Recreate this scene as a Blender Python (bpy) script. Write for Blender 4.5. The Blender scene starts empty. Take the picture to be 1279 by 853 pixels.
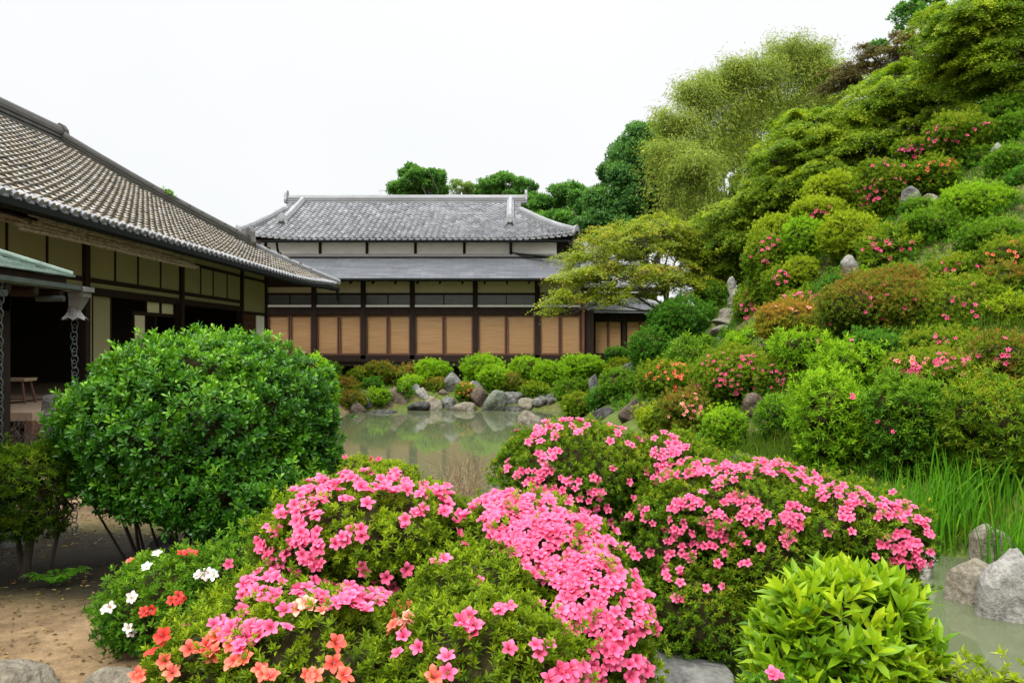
import bpy, math, random
import numpy as np
from mathutils import Vector, Matrix

random.seed(11)
rng = np.random.default_rng(11)
sc = bpy.context.scene
col = sc.collection
R = math.radians
EYE = 1.65
F = 1000.0          # focal length in pixels of the 1279 px wide photograph

# ------------------------------------------------------------------ camera, sky, sun, exposure
cd = bpy.data.cameras.new('camera')
cd.sensor_width = 36.0
cd.lens = 36.0 * F / 1279.0
cd.clip_start = 0.05
cd.clip_end = 6000
cam = bpy.data.objects.new('camera', cd)
col.objects.link(cam)
cam.location = (0, 0, EYE)
cam.rotation_euler = (R(90), 0, 0)
sc.camera = cam

SUN_EL, SUN_AZ = R(46), R(-150)      # azimuth measured from +Y towards +X: behind the camera, to its left
w = bpy.data.worlds.new('World')
sc.world = w
w.use_nodes = True
nt = w.node_tree
nt.nodes.clear()
wo = nt.nodes.new('ShaderNodeOutputWorld')
bg = nt.nodes.new('ShaderNodeBackground')
bg.inputs['Strength'].default_value = 0.10
sky = nt.nodes.new('ShaderNodeTexSky')
sky.sky_type = 'NISHITA'
sky.sun_disc = False
sky.sun_elevation = SUN_EL
sky.sun_rotation = SUN_AZ
tcw = nt.nodes.new('ShaderNodeTexCoord')
nzw = nt.nodes.new('ShaderNodeTexNoise')
nzw.inputs['Scale'].default_value = 1.6
nzw.inputs['Detail'].default_value = 4
rpw = nt.nodes.new('ShaderNodeValToRGB')     # soft cloud structure
rpw.color_ramp.elements[0].position = 0.3
rpw.color_ramp.elements[0].color = (0.955, 0.985, 1.01, 1)
rpw.color_ramp.elements[1].position = 0.7
rpw.color_ramp.elements[1].color = (1.03, 1.035, 1.035, 1)
spw = nt.nodes.new('ShaderNodeSeparateXYZ')
ovc = nt.nodes.new('ShaderNodeValToRGB')     # overcast sky: dim at the horizon, several times brighter overhead (x 20)
cr = ovc.color_ramp
SKY = ((0.0, 3.86), (0.40, 4.05), (0.62, 9.0), (1.0, 23.0))
while len(cr.elements) < len(SKY): cr.elements.new(0.5)
for e_, (p_, v_) in zip(cr.elements, SKY):
    e_.position = p_; e_.color = (v_, v_, v_, 1)
mul = nt.nodes.new('ShaderNodeMix'); mul.data_type = 'RGBA'; mul.blend_type = 'MULTIPLY'; mul.inputs[0].default_value = 1.0
mxw = nt.nodes.new('ShaderNodeMix')
mxw.data_type = 'RGBA'
mxw.inputs[0].default_value = 0.985
nt.links.new(tcw.outputs['Generated'], nzw.inputs['Vector'])
nt.links.new(tcw.outputs['Generated'], spw.inputs[0])
nt.links.new(spw.outputs['Z'], ovc.inputs['Fac'])
nt.links.new(nzw.outputs['Fac'], rpw.inputs['Fac'])
nt.links.new(ovc.outputs['Color'], mul.inputs[6])
nt.links.new(rpw.outputs['Color'], mul.inputs[7])
nt.links.new(sky.outputs['Color'], mxw.inputs[6])
nt.links.new(mul.outputs[2], mxw.inputs[7])
nt.links.new(mxw.outputs[2], bg.inputs['Color'])
nt.links.new(bg.outputs['Background'], wo.inputs['Surface'])

sd = bpy.data.lights.new('sun', 'SUN')
sd.energy = 1.75
sd.angle = R(28)
sd.color = (1.0, 0.97, 0.91)
sun = bpy.data.objects.new('sun', sd)
col.objects.link(sun)
sv = Vector((math.sin(SUN_AZ) * math.cos(SUN_EL), math.cos(SUN_AZ) * math.cos(SUN_EL), math.sin(SUN_EL)))
sun.rotation_euler = sv.to_track_quat('Z', 'Y').to_euler()
sun.location = (0, 0, 30)

sc.view_settings.view_transform = 'Standard'
sc.view_settings.look = 'None'
sc.view_settings.gamma = 1
sc.view_settings.use_curve_mapping = False
sc.view_settings.exposure = 1.28
try:
    sc.cycles.max_bounces = 8
    sc.cycles.transparent_max_bounces = 12
except Exception:
    pass


# ------------------------------------------------------------------ helpers
def P(px, py, d):
    """a point seen at pixel (px, py) of the photograph, d metres in front of the camera"""
    return np.array([(px - 639.5) / F * d, d, EYE + (426.5 - py) / F * d])


ORG = {}


def tag(o, label=None, cat=None, group=None, kind=None):
    if label: o['label'] = label
    if cat: o['category'] = cat
    if group: o['group'] = group
    if kind: o['kind'] = kind
    return o


def thing(name, label, cat, loc, group=None):
    o = bpy.data.objects.new(name, None)
    o.empty_display_size = 0.2
    col.objects.link(o)
    o.location = tuple(float(v) for v in loc)
    ORG[o.name] = np.array(loc, float)
    return tag(o, label, cat, group)


def link(name, me, parent):
    o = bpy.data.objects.new(name, me)
    col.objects.link(o)
    if parent is not None:
        o.parent = parent
        ORG[o.name] = ORG[parent.name]
    return o


def build(name, V, faces, mat, parent=None, rnd=None, mi=None, smooth=False, extra=None):
    """one mesh object out of numpy arrays; faces is a list of (n,3) and (n,4) index arrays"""
    V = np.asarray(V, float)
    org = ORG[parent.name] if parent is not None else np.zeros(3)
    me = bpy.data.meshes.new(name)
    me.vertices.add(len(V))
    me.vertices.foreach_set('co', (V - org).astype(np.float32).ravel())
    faces = [np.asarray(f, np.int32) for f in faces if len(f)]
    tot = [np.full(len(f), f.shape[1], np.int32) for f in faces]
    tot = np.concatenate(tot)
    idx = np.concatenate([f.ravel() for f in faces])
    me.loops.add(len(idx))
    me.loops.foreach_set('vertex_index', idx)
    me.polygons.add(len(tot))
    st = np.concatenate([[0], np.cumsum(tot)[:-1]]).astype(np.int32)
    me.polygons.foreach_set('loop_start', st)
    me.polygons.foreach_set('loop_total', tot)
    mats = mat if isinstance(mat, (list, tuple)) else [mat]
    for m in mats: me.materials.append(m)
    if mi is not None: me.polygons.foreach_set('material_index', np.asarray(mi, np.int32))
    me.polygons.foreach_set('use_smooth', np.full(len(tot), bool(smooth)))
    if rnd is not None:
        a = me.attributes.new('rnd', 'FLOAT', 'POINT')
        a.data.foreach_set('value', np.asarray(rnd, np.float32))
    if extra:
        for k, v in extra.items():
            a = me.attributes.new(k, 'FLOAT', 'POINT')
            a.data.foreach_set('value', np.asarray(v, np.float32))
    me.update(calc_edges=True)
    return link(name, me, parent)


class MB:
    """collects boxes, tubes and sweeps for ONE mesh"""
    def __init__(s): s.v = []; s.f4 = []; s.f3 = []; s.n = 0
    def add(s, v, f4=(), f3=()):
        v = np.asarray(v, float)
        if len(f4): s.f4.append(np.asarray(f4, int) + s.n)
        if len(f3): s.f3.append(np.asarray(f3, int) + s.n)
        s.v.append(v); s.n += len(v); return s
    def hexa(s, c):
        return s.add(c, [[0, 3, 2, 1], [4, 5, 6, 7], [0, 1, 5, 4], [1, 2, 6, 5], [2, 3, 7, 6], [3, 0, 4, 7]])
    def box(s, x0, x1, y0, y1, z0, z1):
        return s.hexa([[x0, y0, z0], [x1, y0, z0], [x1, y1, z0], [x0, y1, z0], [x0, y0, z1], [x1, y0, z1], [x1, y1, z1], [x0, y1, z1]])
    def tube(s, pts, rad, n=6, cap=True):
        pts = np.asarray(pts, float); m = len(pts)
        rad = np.broadcast_to(np.asarray(rad, float), (m,))
        T = np.gradient(pts, axis=0); T /= np.linalg.norm(T, axis=1)[:, None] + 1e-9
        ref = np.array([0, 0, 1.0]) if abs(T[:, 2]).mean() < .8 else np.array([1.0, 0, 0])
        A = np.cross(T, ref); A /= np.linalg.norm(A, axis=1)[:, None] + 1e-9
        B = np.cross(T, A)
        th = np.arange(n) * 2 * np.pi / n
        ring = pts[:, None] + rad[:, None, None] * (A[:, None] * np.cos(th)[None, :, None] + B[:, None] * np.sin(th)[None, :, None])
        v = ring.reshape(-1, 3)
        i = np.arange(m - 1)[:, None] * n; j = np.arange(n)[None]; k = (np.arange(n)[None] + 1) % n
        f = np.stack([i + j, i + k, i + n + k, i + n + j], -1).reshape(-1, 4)
        f3 = []
        if cap:
            v = np.vstack([v, pts[0], pts[-1]])
            c0, c1 = len(v) - 2, len(v) - 1
            for q in range(n):
                f3.append([c0, (q + 1) % n, q]); f3.append([c1, (m - 1) * n + q, (m - 1) * n + (q + 1) % n])
        return s.add(v, f, f3)
    def sweep(s, prof, pts, up=(0, 0, 1.0)):
        """closed profile [(side, up)] carried along a polyline, ends capped"""
        pts = np.asarray(pts, float); prof = np.asarray(prof, float); m, n = len(pts), len(prof)
        T = np.gradient(pts, axis=0); T /= np.linalg.norm(T, axis=1)[:, None]
        S = np.cross(T, np.array(up)); S /= np.linalg.norm(S, axis=1)[:, None]
        U = np.cross(S, T)
        v = (pts[:, None] + S[:, None] * prof[None, :, 0, None] + U[:, None] * prof[None, :, 1, None]).reshape(-1, 3)
        i = np.arange(m - 1)[:, None] * n; j = np.arange(n)[None]; k = (j + 1) % n
        f = np.stack([i + j, i + k, i + n + k, i + n + j], -1).reshape(-1, 4)
        c0 = pts[0] + S[0] * prof[:, 0].mean() + U[0] * prof[:, 1].mean()
        c1 = pts[-1] + S[-1] * prof[:, 0].mean() + U[-1] * prof[:, 1].mean()
        v = np.vstack([v, c0, c1])
        f3 = []
        for q in range(n):
            f3.append([m * n, (q + 1) % n, q]); f3.append([m * n + 1, (m - 1) * n + q, (m - 1) * n + (q + 1) % n])
        return s.add(v, f, f3)
    def lathe(s, c, prof, n=16, rot=0.0):
        prof = np.asarray(prof, float); m = len(prof)
        th = np.arange(n) * 2 * np.pi / n + rot
        v = np.stack([c[0] + prof[:, 0, None] * np.cos(th), c[1] + prof[:, 0, None] * np.sin(th), c[2] + np.repeat(prof[:, 1, None], n, 1)], -1).reshape(-1, 3)
        i = np.arange(m - 1)[:, None] * n; j = np.arange(n)[None]; k = (j + 1) % n
        f = np.stack([i + j, i + k, i + n + k, i + n + j], -1).reshape(-1, 4)
        return s.add(v, f)
    def build(s, name, mat, parent=None, smooth=False, rnd=None):
        fs = []
        if s.f4: fs.append(np.concatenate(s.f4))
        if s.f3: fs.append(np.concatenate(s.f3))
        return build(name, np.concatenate(s.v), fs, mat, parent, smooth=smooth, rnd=rnd)


def unit(a): return a / (np.linalg.norm(a, axis=-1, keepdims=True) + 1e-9)


_nz = np.random.default_rng(5)
_W = unit(_nz.normal(size=(3, 14, 3))) * _nz.uniform(.7, 1.6, (3, 14, 1)); _PH = _nz.uniform(0, 6.28, (3, 14))


def noise(p, freq=1.0, k=0):
    """cheap smooth noise in about -1..1"""
    return np.sin(np.einsum('...i,ki->...k', np.asarray(p) * freq * 2.2, _W[k % 3]) + _PH[k % 3]).mean(-1) * 2.2


# ------------------------------------------------------------------ materials
def newmat(name):
    m = bpy.data.materials.new(name); m.use_nodes = True
    n = m.node_tree
    b = n.nodes['Principled BSDF']
    return m, n, b


def ramp(n, stops, src, interp='LINEAR'):
    r = n.nodes.new('ShaderNodeValToRGB'); cr = r.color_ramp; cr.interpolation = interp
    while len(cr.elements) > 1: cr.elements.remove(cr.elements[-1])
    cr.elements[0].position = stops[0][0]; cr.elements[0].color = (*stops[0][1], 1)
    for p, c in stops[1:]:
        e = cr.elements.new(p); e.color = (*c, 1)
    n.links.new(src, r.inputs['Fac'])
    return r.outputs['Color']


def attr(n, name):
    a = n.nodes.new('ShaderNodeAttribute'); a.attribute_name = name; return a.outputs['Fac']


def tex(n, kind, scale, detail=3, rough=.55, coord='Object', sc3=None):
    t = n.nodes.new('ShaderNodeTexNoise' if kind == 'noise' else 'ShaderNodeTexVoronoi' if kind == 'vor' else 'ShaderNodeTexWave')
    tc = n.nodes.new('ShaderNodeTexCoord')
    src = tc.outputs[coord]
    if sc3 is not None:
        mp = n.nodes.new('ShaderNodeMapping'); mp.inputs['Scale'].default_value = sc3
        n.links.new(src, mp.inputs['Vector']); src = mp.outputs['Vector']
    n.links.new(src, t.inputs['Vector']); t.inputs['Scale'].default_value = scale
    if kind == 'noise':
        t.inputs['Detail'].default_value = detail; t.inputs['Roughness'].default_value = rough
        return t.outputs['Fac']
    if kind == 'vor': return t.outputs['Distance']
    return t.outputs['Fac']


def mixc(n, fac, a, b, mode='MIX'):
    m = n.nodes.new('ShaderNodeMix'); m.data_type = 'RGBA'; m.blend_type = mode
    for sock, v in ((m.inputs[0], fac), (m.inputs[6], a), (m.inputs[7], b)):
        if isinstance(v, (int, float)): sock.default_value = v
        elif isinstance(v, tuple): sock.default_value = (*v, 1)
        else: n.links.new(v, sock)
    return m.outputs[2]


def bump(n, b, h, strength=.4, dist=.02):
    bp = n.nodes.new('ShaderNodeBump'); bp.inputs['Strength'].default_value = strength; bp.inputs['Distance'].default_value = dist
    n.links.new(h, bp.inputs['Height']); n.links.new(bp.outputs['Normal'], b.inputs['Normal'])


def leaf_mat(name, stops, rough=.45, trans=.3, spec=.4, tint=1.35):
    """stops: ramp over each leaf's own random number (old, mid, young leaves)"""
    m, n, b = newmat(name)
    kb = .7 if 'maple' in name else .45
    kr = 1.18 if 'maple' in name or 'bamboo' in name else .96
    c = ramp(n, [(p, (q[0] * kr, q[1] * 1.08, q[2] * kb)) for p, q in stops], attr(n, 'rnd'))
    n.links.new(c, b.inputs['Base Color'])
    b.inputs['Roughness'].default_value = rough
    b.inputs['Specular IOR Level'].default_value = spec * .4
    t = n.nodes.new('ShaderNodeBsdfTranslucent')
    n.links.new(mixc(n, 1.0, c, (tint, tint * 1.08, tint * .6), 'MULTIPLY'), t.inputs['Color'])
    mx = n.nodes.new('ShaderNodeMixShader'); mx.inputs['Fac'].default_value = trans
    n.links.new(b.outputs['BSDF'], mx.inputs[1]); n.links.new(t.outputs['BSDF'], mx.inputs[2])
    n.links.new(mx.outputs['Shader'], n.nodes['Material Output'].inputs['Surface'])
    return m


def plain(name, c, rough=.7, var=.25, scale=6, sc3=None, bumps=.15, spec=.3, metal=0, c2=None):
    m, n, b = newmat(name)
    t = tex(n, 'noise', scale, 5, .6, sc3=sc3)
    c2 = c2 or tuple(v * (1 - var) for v in c)
    n.links.new(ramp(n, [(.3, c2), (.7, c)], t), b.inputs['Base Color'])
    b.inputs['Roughness'].default_value = rough; b.inputs['Specular IOR Level'].default_value = spec; b.inputs['Metallic'].default_value = metal
    if bumps: bump(n, b, t, bumps, .02)
    return m


def rock_mat(name, c1, c2, c3, lichen=.0):
    m, n, b = newmat(name)
    a = tex(n, 'noise', 3.0, 6, .65); f = tex(n, 'noise', 26, 5, .7); v = tex(n, 'vor', 9)
    c1, c2, c3 = [tuple(v * .62 for v in q) for q in (c1, c2, c3)]
    c = ramp(n, [(.32, c1), (.52, c2), (.72, c3)], a)
    sp = ramp(n, [(.35, (.62, .62, .62)), (.65, (1.25, 1.25, 1.25))], f)
    c = mixc(n, 1.0, c, sp, 'MULTIPLY')
    if lichen:
        l = tex(n, 'noise', 5.5, 4, .6)
        lf = ramp(n, [(.52, (0, 0, 0)), (.62, (lichen, lichen, lichen))], l)
        c = mixc(n, lf, c, (.22, .22, .18))
    n.links.new(c, b.inputs['Base Color']); b.inputs['Roughness'].default_value = .9; b.inputs['Specular IOR Level'].default_value = .2
    ad = n.nodes.new('ShaderNodeMath'); ad.operation = 'ADD'
    n.links.new(f, ad.inputs[0]); n.links.new(v, ad.inputs[1])
    bump(n, b, ad.outputs[0], .9, .04)
    return m


M = {}
M['wood'] = plain('dark_stained_timber', (.026, .016, .012), .75, .4, 3, (3, 3, .6), .1, .12)
M['wood_red'] = plain('reddish_timber', (.11, .045, .025), .6, .35, 3, (3, 3, .6), .1)
M['wood_floor'] = plain('worn_floorboards', (.30, .22, .15), .55, .3, 3, (.6, 6, 6), .1)
M['wood_old'] = plain('weathered_grey_boards', (.52, .43, .34), .85, .6, 4, (5, 3, 9), .4, c2=(.12, .085, .06))
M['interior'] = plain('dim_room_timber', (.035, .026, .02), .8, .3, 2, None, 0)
M['plaster'] = plain('ochre_plaster', (.29, .265, .145), .9, .14, 1.3, None, .05)
M['plaster_far'] = plain('pale_ochre_plaster', (.50, .45, .29), .9, .12, 1.3, None, .05)
M['white'] = plain('white_plaster', (.84, .82, .75), .9, .14, 2.2, (1, 1, 2.5), .03)
M['paper'] = plain('paper_screen', (.60, .55, .38), .9, .08, 2, None, 0)
M['gutter'] = plain('blackened_copper_gutter', (.012, .014, .013), .9, .35, 8, None, .1, .08)
M['verdigris'] = plain('verdigris_fittings', (.075, .095, .092), .65, .4, 9, None, .2, .4)
M['bronze_grey'] = plain('grey_copper', (.16, .15, .145), .6, .35, 14, None, .2, .4)
M['stone_steps'] = rock_mat('step_granite', (.16, .14, .10), (.27, .25, .20), (.36, .34, .29), .3)
M['bark'] = plain('brown_bark', (.055, .04, .03), .95, .5, 14, (2, 2, .5), .6)
M['bark_grey'] = plain('grey_bark', (.15, .13, .11), .95, .5, 14, (2, 2, .5), .6)
M['twig'] = plain('twig_and_core', (.055, .05, .02), 1.0, .6, 34, None, 1.0, .0)
M['dry_twig'] = plain('dry_brown_twigs', (.26, .18, .10), .9, .4, 14, None, .2)
M['culm'] = plain('bamboo_culm', (.20, .24, .08), .5, .3, 3, None, 0)


def tile_mat(name, stops, stain):
    m, n, b = newmat(name)
    c = ramp(n, stops, attr(n, 'rnd'))
    t = tex(n, 'noise', 1.1, 4, .6); f = tex(n, 'noise', 22, 4, .7)
    c = mixc(n, ramp(n, [(.45, (0, 0, 0)), (.75, (.6, .6, .6))], t), c, stain)
    c = mixc(n, 1.0, c, ramp(n, [(.3, (.6, .6, .6)), (.7, (1.15, 1.15, 1.15))], f), 'MULTIPLY')
    n.links.new(c, b.inputs['Base Color']); b.inputs['Roughness'].default_value = .62; b.inputs['Specular IOR Level'].default_value = .35
    bump(n, b, f, .25, .01)
    return m


M['tile_old'] = tile_mat('weathered_tan_tiles', [(0, (.10, .094, .084)), (.3, (.18, .16, .128)), (.5, (.235, .195, .14)), (.75, (.25, .228, .19)), (1, (.28, .27, .25))], (.17, .135, .09))
M['tile_grey'] = tile_mat('silver_grey_tiles', [(0, (.14, .145, .155)), (.5, (.22, .225, .235)), (1, (.32, .325, .335))], (.15, .155, .165))
M['ridge_old'] = tile_mat('mossy_ridge_tiles', [(0, (.04, .038, .034)), (.5, (.075, .07, .06)), (1, (.14, .13, .115))], (.035, .033, .025))
M['ridge_grey'] = tile_mat('pale_ridge_tiles', [(0, (.19, .195, .2)), (1, (.29, .29, .30))], (.14, .14, .14))
M['pent'] = tile_mat('slate_grey_pent_roof', [(0, (.085, .09, .10)), (.5, (.105, .11, .125)), (1, (.14, .145, .155))], (.075, .08, .085))
M['copper_roof'] = tile_mat('green_copper_sheet', [(0, (.115, .175, .14)), (.5, (.15, .215, .175)), (1, (.20, .265, .22))], (.11, .15, .125))


def blind_mat():
    m, n, b = newmat('bamboo_blind')
    wv = n.nodes.new('ShaderNodeTexWave'); wv.wave_type = 'BANDS'; wv.bands_direction = 'Z'
    tc = n.nodes.new('ShaderNodeTexCoord'); n.links.new(tc.outputs['Object'], wv.inputs['Vector'])
    wv.inputs['Scale'].default_value = 7.5; wv.inputs['Distortion'].default_value = 1.2; wv.inputs['Detail'].default_value = 3; wv.inputs['Detail Scale'].default_value = 2
    t = tex(n, 'noise', 3, 5, .7, sc3=(.25, .25, 7))
    c = ramp(n, [(.34, (.29, .150, .064)), (.66, (.42, .235, .105))], t)
    c = mixc(n, 1.0, c, ramp(n, [(0, (.86, .86, .86)), (1, (1.06, 1.06, 1.06))], wv.outputs['Fac']), 'MULTIPLY')
    n.links.new(c, b.inputs['Base Color']); b.inputs['Roughness'].default_value = .7
    return m


M['blind'] = blind_mat()


def glass_mat(name, tint, refl=.08, tr=(.95, .96, .95)):
    m, n, b = newmat(name)
    n.nodes.remove(b)
    t = n.nodes.new('ShaderNodeBsdfTransparent'); t.inputs['Color'].default_value = (*tr, 1)
    g = n.nodes.new('ShaderNodeBsdfGlossy'); g.inputs['Roughness'].default_value = .03; g.inputs['Color'].default_value = (*tint, 1)
    fr = n.nodes.new('ShaderNodeFresnel'); fr.inputs['IOR'].default_value = 1.13
    mx = n.nodes.new('ShaderNodeMixShader')
    n.links.new(fr.outputs['Fac'], mx.inputs['Fac']); n.links.new(t.outputs[0], mx.inputs[1]); n.links.new(g.outputs[0], mx.inputs[2])
    n.links.new(mx.outputs[0], n.nodes['Material Output'].inputs['Surface'])
    return m


M['glass'] = glass_mat('window_glass', (.9, .92, .92))
M['transom'] = plain('grey_transom_glass', (.085, .092, .085), .25, .3, 1.2, None, 0, .5)

ROCK = {
    'grey': rock_mat('grey_boulder', (.10, .10, .095), (.20, .195, .18), (.33, .32, .30), .5),
    'pale': rock_mat('pale_boulder', (.26, .25, .22), (.42, .40, .36), (.58, .56, .52), .4),
    'brown': rock_mat('brown_boulder', (.09, .065, .05), (.17, .125, .09), (.25, .20, .155), .2),
    'dark': rock_mat('dark_boulder', (.035, .033, .033), (.075, .07, .068), (.14, .13, .125), .15),
    'green': rock_mat('greenish_stone', (.11, .125, .095), (.19, .21, .155), (.28, .29, .23), .3),
    'tan': rock_mat('tan_stone', (.19, .16, .11), (.31, .27, .20), (.42, .38, .30), .2),
}

# leaves: dark -> light
LM = {
    'bigbush': leaf_mat('glossy_green_leaves', [(0, (.012, .046, .010)), (.45, (.026, .096, .014)), (.8, (.07, .18, .020)), (1, (.16, .30, .03))], .33, .24, .65),
    'azalea': leaf_mat('azalea_leaves', [(0, (.016, .034, .008)), (.30, (.050, .085, .011)), (.62, (.115, .165, .016)), (.92, (.20, .255, .020)), (1, (.24, .28, .025))], .5, .28, .3),
    'green': leaf_mat('mid_green_leaves', [(0, (.022, .062, .012)), (.45, (.05, .125, .018)), (.8, (.10, .19, .022)), (1, (.16, .25, .03))], .5, .28, .3),
    'bright': leaf_mat('bright_green_leaves', [(0, (.05, .11, .012)), (.45, (.11, .21, .016)), (.8, (.18, .30, .022)), (1, (.25, .36, .03))], .5, .32, .3),
    'yellow': leaf_mat('yellow_green_leaves', [(0, (.07, .11, .012)), (.45, (.15, .20, .016)), (.8, (.24, .28, .022)), (1, (.32, .34, .04))], .5, .32, .3),
    'olive': leaf_mat('olive_leaves', [(0, (.018, .04, .008)), (.4, (.055, .105, .012)), (.72, (.12, .19, .018)), (.92, (.19, .25, .024)), (1, (.23, .22, .03))], .5, .28, .3),
    'reddish': leaf_mat('red_tipped_leaves', [(0, (.022, .042, .009)), (.4, (.06, .095, .014)), (.72, (.13, .165, .022)), (.9, (.185, .175, .036)), (1, (.24, .11, .05))], .5, .28, .3),
    'orange': leaf_mat('orange_tinted_leaves', [(0, (.05, .08, .012)), (.35, (.13, .155, .02)), (.65, (.22, .19, .03)), (.85, (.30, .19, .05)), (1, (.36, .16, .06))], .5, .3, .3),
    'dark': leaf_mat('dark_soft_leaves', [(0, (.016, .06, .014)), (.5, (.034, .11, .02)), (.85, (.065, .165, .028)), (1, (.10, .21, .04))], .5, .26, .3),
    'camellia': leaf_mat('large_lime_leaves', [(0, (.024, .075, .014)), (.25, (.07, .15, .016)), (.6, (.17, .265, .018)), (.9, (.285, .355, .022)), (1, (.34, .38, .03))], .36, .34, .45),
    'maple': leaf_mat('maple_leaves', [(0, (.045, .10, .014)), (.35, (.13, .22, .024)), (.7, (.24, .33, .032)), (1, (.34, .39, .04))], .5, .45, .25),
    'maple_red': leaf_mat('maple_leaves_with_red_tips', [(0, (.09, .15, .02)), (.4, (.21, .28, .035)), (.7, (.31, .33, .045)), (.88, (.42, .26, .07)), (1, (.48, .17, .07))], .5, .45, .25),
    'copper': leaf_mat('copper_brown_leaves', [(0, (.05, .045, .03)), (.35, (.10, .07, .045)), (.55, (.15, .095, .06)), (.75, (.13, .12, .04)), (1, (.12, .17, .04))], .5, .3, .25),
    'bamboo': leaf_mat('bamboo_leaves', [(0, (.10, .155, .07)), (.45, (.20, .285, .12)), (.8, (.29, .37, .15)), (1, (.36, .40, .17))], .5, .34, .3),
    'camphor': leaf_mat('broadleaf_crown', [(0, (.035, .095, .045)), (.5, (.075, .175, .065)), (.85, (.115, .235, .075)), (1, (.15, .27, .08))], .5, .28, .3),
    'camphor_dark': leaf_mat('dark_evergreen_crown', [(0, (.03, .085, .05)), (.5, (.065, .145, .075)), (.85, (.10, .205, .09)), (1, (.14, .25, .10))], .5, .22, .3),
    'pale': leaf_mat('pale_thin_crown', [(0, (.09, .15, .08)), (.5, (.15, .21, .12)), (1, (.22, .27, .18))], .5, .35, .3),
    'grass': leaf_mat('fresh_blades', [(0, (.035, .11, .012)), (.5, (.075, .20, .018)), (.9, (.13, .27, .025)), (1, (.28, .27, .08))], .45, .3, .3),
    'meadow': leaf_mat('mixed_grass', [(0, (.03, .065, .012)), (.5, (.065, .115, .018)), (.8, (.12, .155, .03)), (1, (.30, .25, .12))], .6, .3, .2),
}


# ------------------------------------------------------------------ terrain
POND = np.array([(-5.9, 24.0), (-4.9, 26.6), (-2, 27.0), (1.2, 26.9), (2.0, 24.5), (1.7, 20), (1.6, 16), (2.0, 12.5), (2.9, 10), (3.6, 9.0), (4.6, 8.4), (6.5, 8.0),
                 (9, 7.2), (9, 3.2), (5, 3.2), (3.1, 4.2), (2.6, 5.5), (1.7, 6.9), (.5, 8.2), (-1.2, 9.4), (-3.2, 11.0), (-5, 14.5), (-6, 19.5)])
WATER = -0.66


def pond_sd(x, y):
    p = np.stack([x, y], -1)[..., None, :]
    a = POND; b = np.roll(POND, -1, 0); e = b - a
    t = np.clip(((p - a) * e).sum(-1) / (e * e).sum(-1), 0, 1)
    d = np.linalg.norm(p - a - t[..., None] * e, axis=-1).min(-1)
    yy, xx = y[..., None], x[..., None]
    c = ((a[:, 1] <= yy) != (b[:, 1] <= yy)) & (xx < a[:, 0] + (yy - a[:, 1]) / (b[:, 1] - a[:, 1] + 1e-12) * e[:, 0])
    return np.where(c.sum(-1) % 2 == 1, -d, d)


CP = [  # x, y, z of the bare ground
    (0, 0, 0), (-3, 3, 0), (3, 2, -.05), (-3, 6, 0), (-6, 8, 0), (-7, 14, .05), (-8, 20, .05), (-8, 28, .1), (-3, 30, .1), (2, 31, .15), (5, 36, .5), (-12, 36, .1),
    (0, 6, 0), (1.3, 4.6, -.15), (1.6, 5.6, -.3), (-20, 10, 0), (-20, 40, 0), (0, 45, .2), (-10, 60, 0), (-40, 20, 0), (-40, 70, 0), (0, 80, 0), (0, -10, 0), (-20, -10, 0), (10, -10, 0), (14, 2, .3),
    (2.4, 3.0, -.1), (4.6, 9.2, -.35), (5.6, 9.6, .15), (6.3, 9.0, .2), (5.64, 12, 1.3), (6.8, 11.5, 1.7), (8.0, 14, 3.2), (9.35, 17, 4.6), (11.2, 18, 6.1), (6.7, 16, 3.1), (6.1, 17.3, 2.5), (6.2, 19, 3.0),
    (4.0, 15, .5), (3.3, 17.3, .3), (5.9, 22, 2.1), (6.6, 24, 3.0), (5.2, 24, 1.5), (4.3, 25.5, .8), (3, 23, .05), (3.4, 12, -.1), (3.9, 10.2, -.3), (8.6, 24, 4.3), (11, 24, 6.2), (14, 22, 8.2), (13, 29, 6.5),
    (20, 25, 9.5), (30, 30, 10), (12, 8, 3.2), (20, 10, 6), (28, 12, 8), (40, 40, 9), (10, 36, 3), (8, 30, 2.6), (20, 60, 4), (45, 10, 9), (60, 60, 5), (30, -5, 4), (60, 20, 9), (6, 30, 1.2),
    (7.4, 13.2, 2.5), (8.9, 15.5, 4.0), (10.3, 16.5, 5.4), (4.6, 20, 1.1), (5.2, 14.3, 1.5)]
CP = np.array(CP, float)


def _tps(r): return np.where(r > 0, r * r * np.log(r + 1e-9), 0.0)


_n = len(CP)
_K = _tps(np.linalg.norm(CP[:, None, :2] - CP[None, :, :2], axis=-1)) + np.eye(_n) * .6
_A = np.zeros((_n + 3, _n + 3)); _A[:_n, :_n] = _K; _A[:_n, _n] = 1; _A[:_n, _n + 1:] = CP[:, :2]; _A[_n:, :_n] = _A[:_n, _n:].T
_w = np.linalg.solve(_A, np.concatenate([CP[:, 2], np.zeros(3)]))


def sstep(a, b, x):
    t = np.clip((x - a) / (b - a), 0, 1); return t * t * (3 - 2 * t)


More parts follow.
